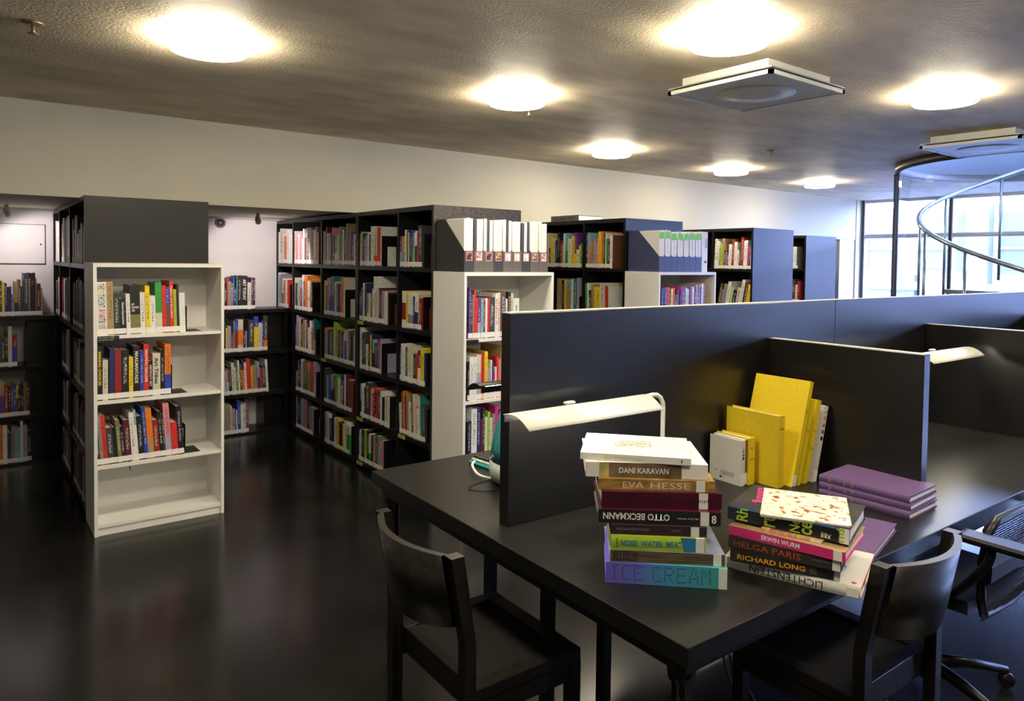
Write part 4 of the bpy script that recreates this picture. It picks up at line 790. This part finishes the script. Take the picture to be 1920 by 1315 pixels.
# ---------------------------------------------------------------- glass stair drum
o = empty('stair_drum', (HX, HY, 0)); tag(o, 'curved glass drum around the spiral stair with dark top ring', 'glass enclosure')
m = MB(); n = 64
for j in range(n):
    a, b = 2 * math.pi * j / n, 2 * math.pi * (j + 1) / n
    m.quad((HR * math.cos(a), HR * math.sin(a), .05), (HR * math.cos(b), HR * math.sin(b), .05), (HR * math.cos(b), HR * math.sin(b), 2.395), (HR * math.cos(a), HR * math.sin(a), 2.395), smooth=True)
m.weld().build('curved_pane', M_cyl, o)
MB().lathe([(HR - .03, 2.395), (HR + .012, 2.395), (HR + .012, ZC - .001), (HR - .03, ZC - .001), (HR - .03, 2.395)], 64, cap=False).build('top_ring', mat('ring_bronze', (.035, .033, .035), .4, noise=(5, .1)), o)
MB().lathe([(HR - .02, 0), (HR + .02, 0), (HR + .02, .06), (HR - .02, .06), (HR - .02, 0)], 64, cap=False).build('base_ring', M_dark, o)
a = math.radians(108); MB().box(-.022, .022, -.022, .022, 0, 2.4, M=Matrix.Translation((HR * math.cos(a), HR * math.sin(a), 0)) @ Matrix.Rotation(a, 4, 'Z')).build('door_post', M_dark, o)
# spiral stair
o = empty('spiral_stair', (HX, HY, 0)); tag(o, 'steel spiral stair with round handrail inside the glass drum', 'staircase')
def hp(t, r, z0=1.30): # t=0 near side, grows clockwise via the left to the far side
    ang = math.radians(228 - 190 * t); return (r * math.cos(ang), r * math.sin(ang), z0 + 1.12 * t)
M_rail = mat('handrail_steel', (.30, .33, .33), .3, .7, noise=(6, .2))
MB().tube([hp(-.5 + i * .05, .93) for i in range(36)], .021, 12).build('handrail', M_rail, o)
for t in (.12, .34, .50, .66, .82, 1.0): p = hp(t, .93); MB().tube([(p[0], p[1], p[2] - 1.0), p], .013, 8).build('baluster', M_rail, o)
MB().tube([(0, 0, 0), (0, 0, ZC + .6)], .06, 20).build('centre_column', M_alu, o)
for i in range(13):
    t0 = -.45 + i * .105; a0 = math.radians(228 - 190 * t0); a1 = math.radians(228 - 190 * (t0 + .1)); z = 1.30 + 1.12 * t0 - .92
    if z < .05: continue
    MB().prism([(.06 * math.cos(a0), .06 * math.sin(a0)), (.90 * math.cos(a0), .90 * math.sin(a0)), (.90 * math.cos((a0 + a1) / 2), .90 * math.sin((a0 + a1) / 2)), (.90 * math.cos(a1), .90 * math.sin(a1)), (.06 * math.cos(a1), .06 * math.sin(a1))], z, z + .04).build('tread', M_steel, o)
# ---------------------------------------------------------------- building across the street
M_fac = mat('facade_white', (.30, .30, .30), .8, noise=(.6, .05)); M_fwin = mat('facade_glass', (.075, .08, .088), .4, noise=(.8, .2)); M_fpan = mat('facade_panel', (.11, .114, .12), .6, noise=(2, .08))
struct(bx('ground_outside', mat('street', (.45, .45, .45), .8, noise=(1, .1)), None, -30, 40, -40, 30, -4.2, -4.0))
o = empty('building', (19, 2.0, -4)); tag(o, 'pale office building seen through the windows across the street', 'building')
bx('wall', M_fac, o, 0, 6, -16, 14, 0, 7.0)
for fl in range(3):
    z = .6 + fl * 2.4
    bx('ledge', M_fac, o, -.25, 0, -16, 14, z - .45, z - .25)
    for k in range(16):
        y = -15.4 + k * 1.84; wv = 1.35
        if 5.2 < y + 2 < 6.2: continue
        f = bx('window', M_fpan, o, -.03, 0, y, y + wv, z, z + 1.45); bx('pane', M_fwin, f, -.045, -.031, y + .06, y + .64, z + .08, z + 1.37); bx('pane', M_fwin, f, -.045, -.031, y + .70, y + wv - .06, z + .08, z + 1.37)
        bx('rail', M_fac, f, -.12, -.09, y - .1, y + wv + .1, z + .55, z + .62)
s = empty('banner_sign', (18.7, 6.75, -4)); tag(s, 'tall pale banner reading painobaari downward, outside behind the stair', 'sign')
bx('board', M_fpan, s, 0, .3, -.24, .24, 0, 7.1); text('painobaari ,', s, (-.01, .13, 7.05), (0, 0, -1), (0, -1, 0), 1.75, .27, M_inkw, bold=True)
s = empty('shop_sign', (18.86, 8.79, .77)); tag(s, 'white painobaari lettering with comma low in the left window', 'sign')
bx('board', M_fpan, s, 0, .14, -.62, .62, -.25, .55); text('painobaari', s, (-.01, .39, -.07), (0, -1, 0), (0, 0, 1), .78, .16, M_inkw, bold=True); text(',', s, (-.01, .20, .17), (0, -1, 0), (0, 0, 1), .08, .15, M_inkw, bold=True)
flush_texts()
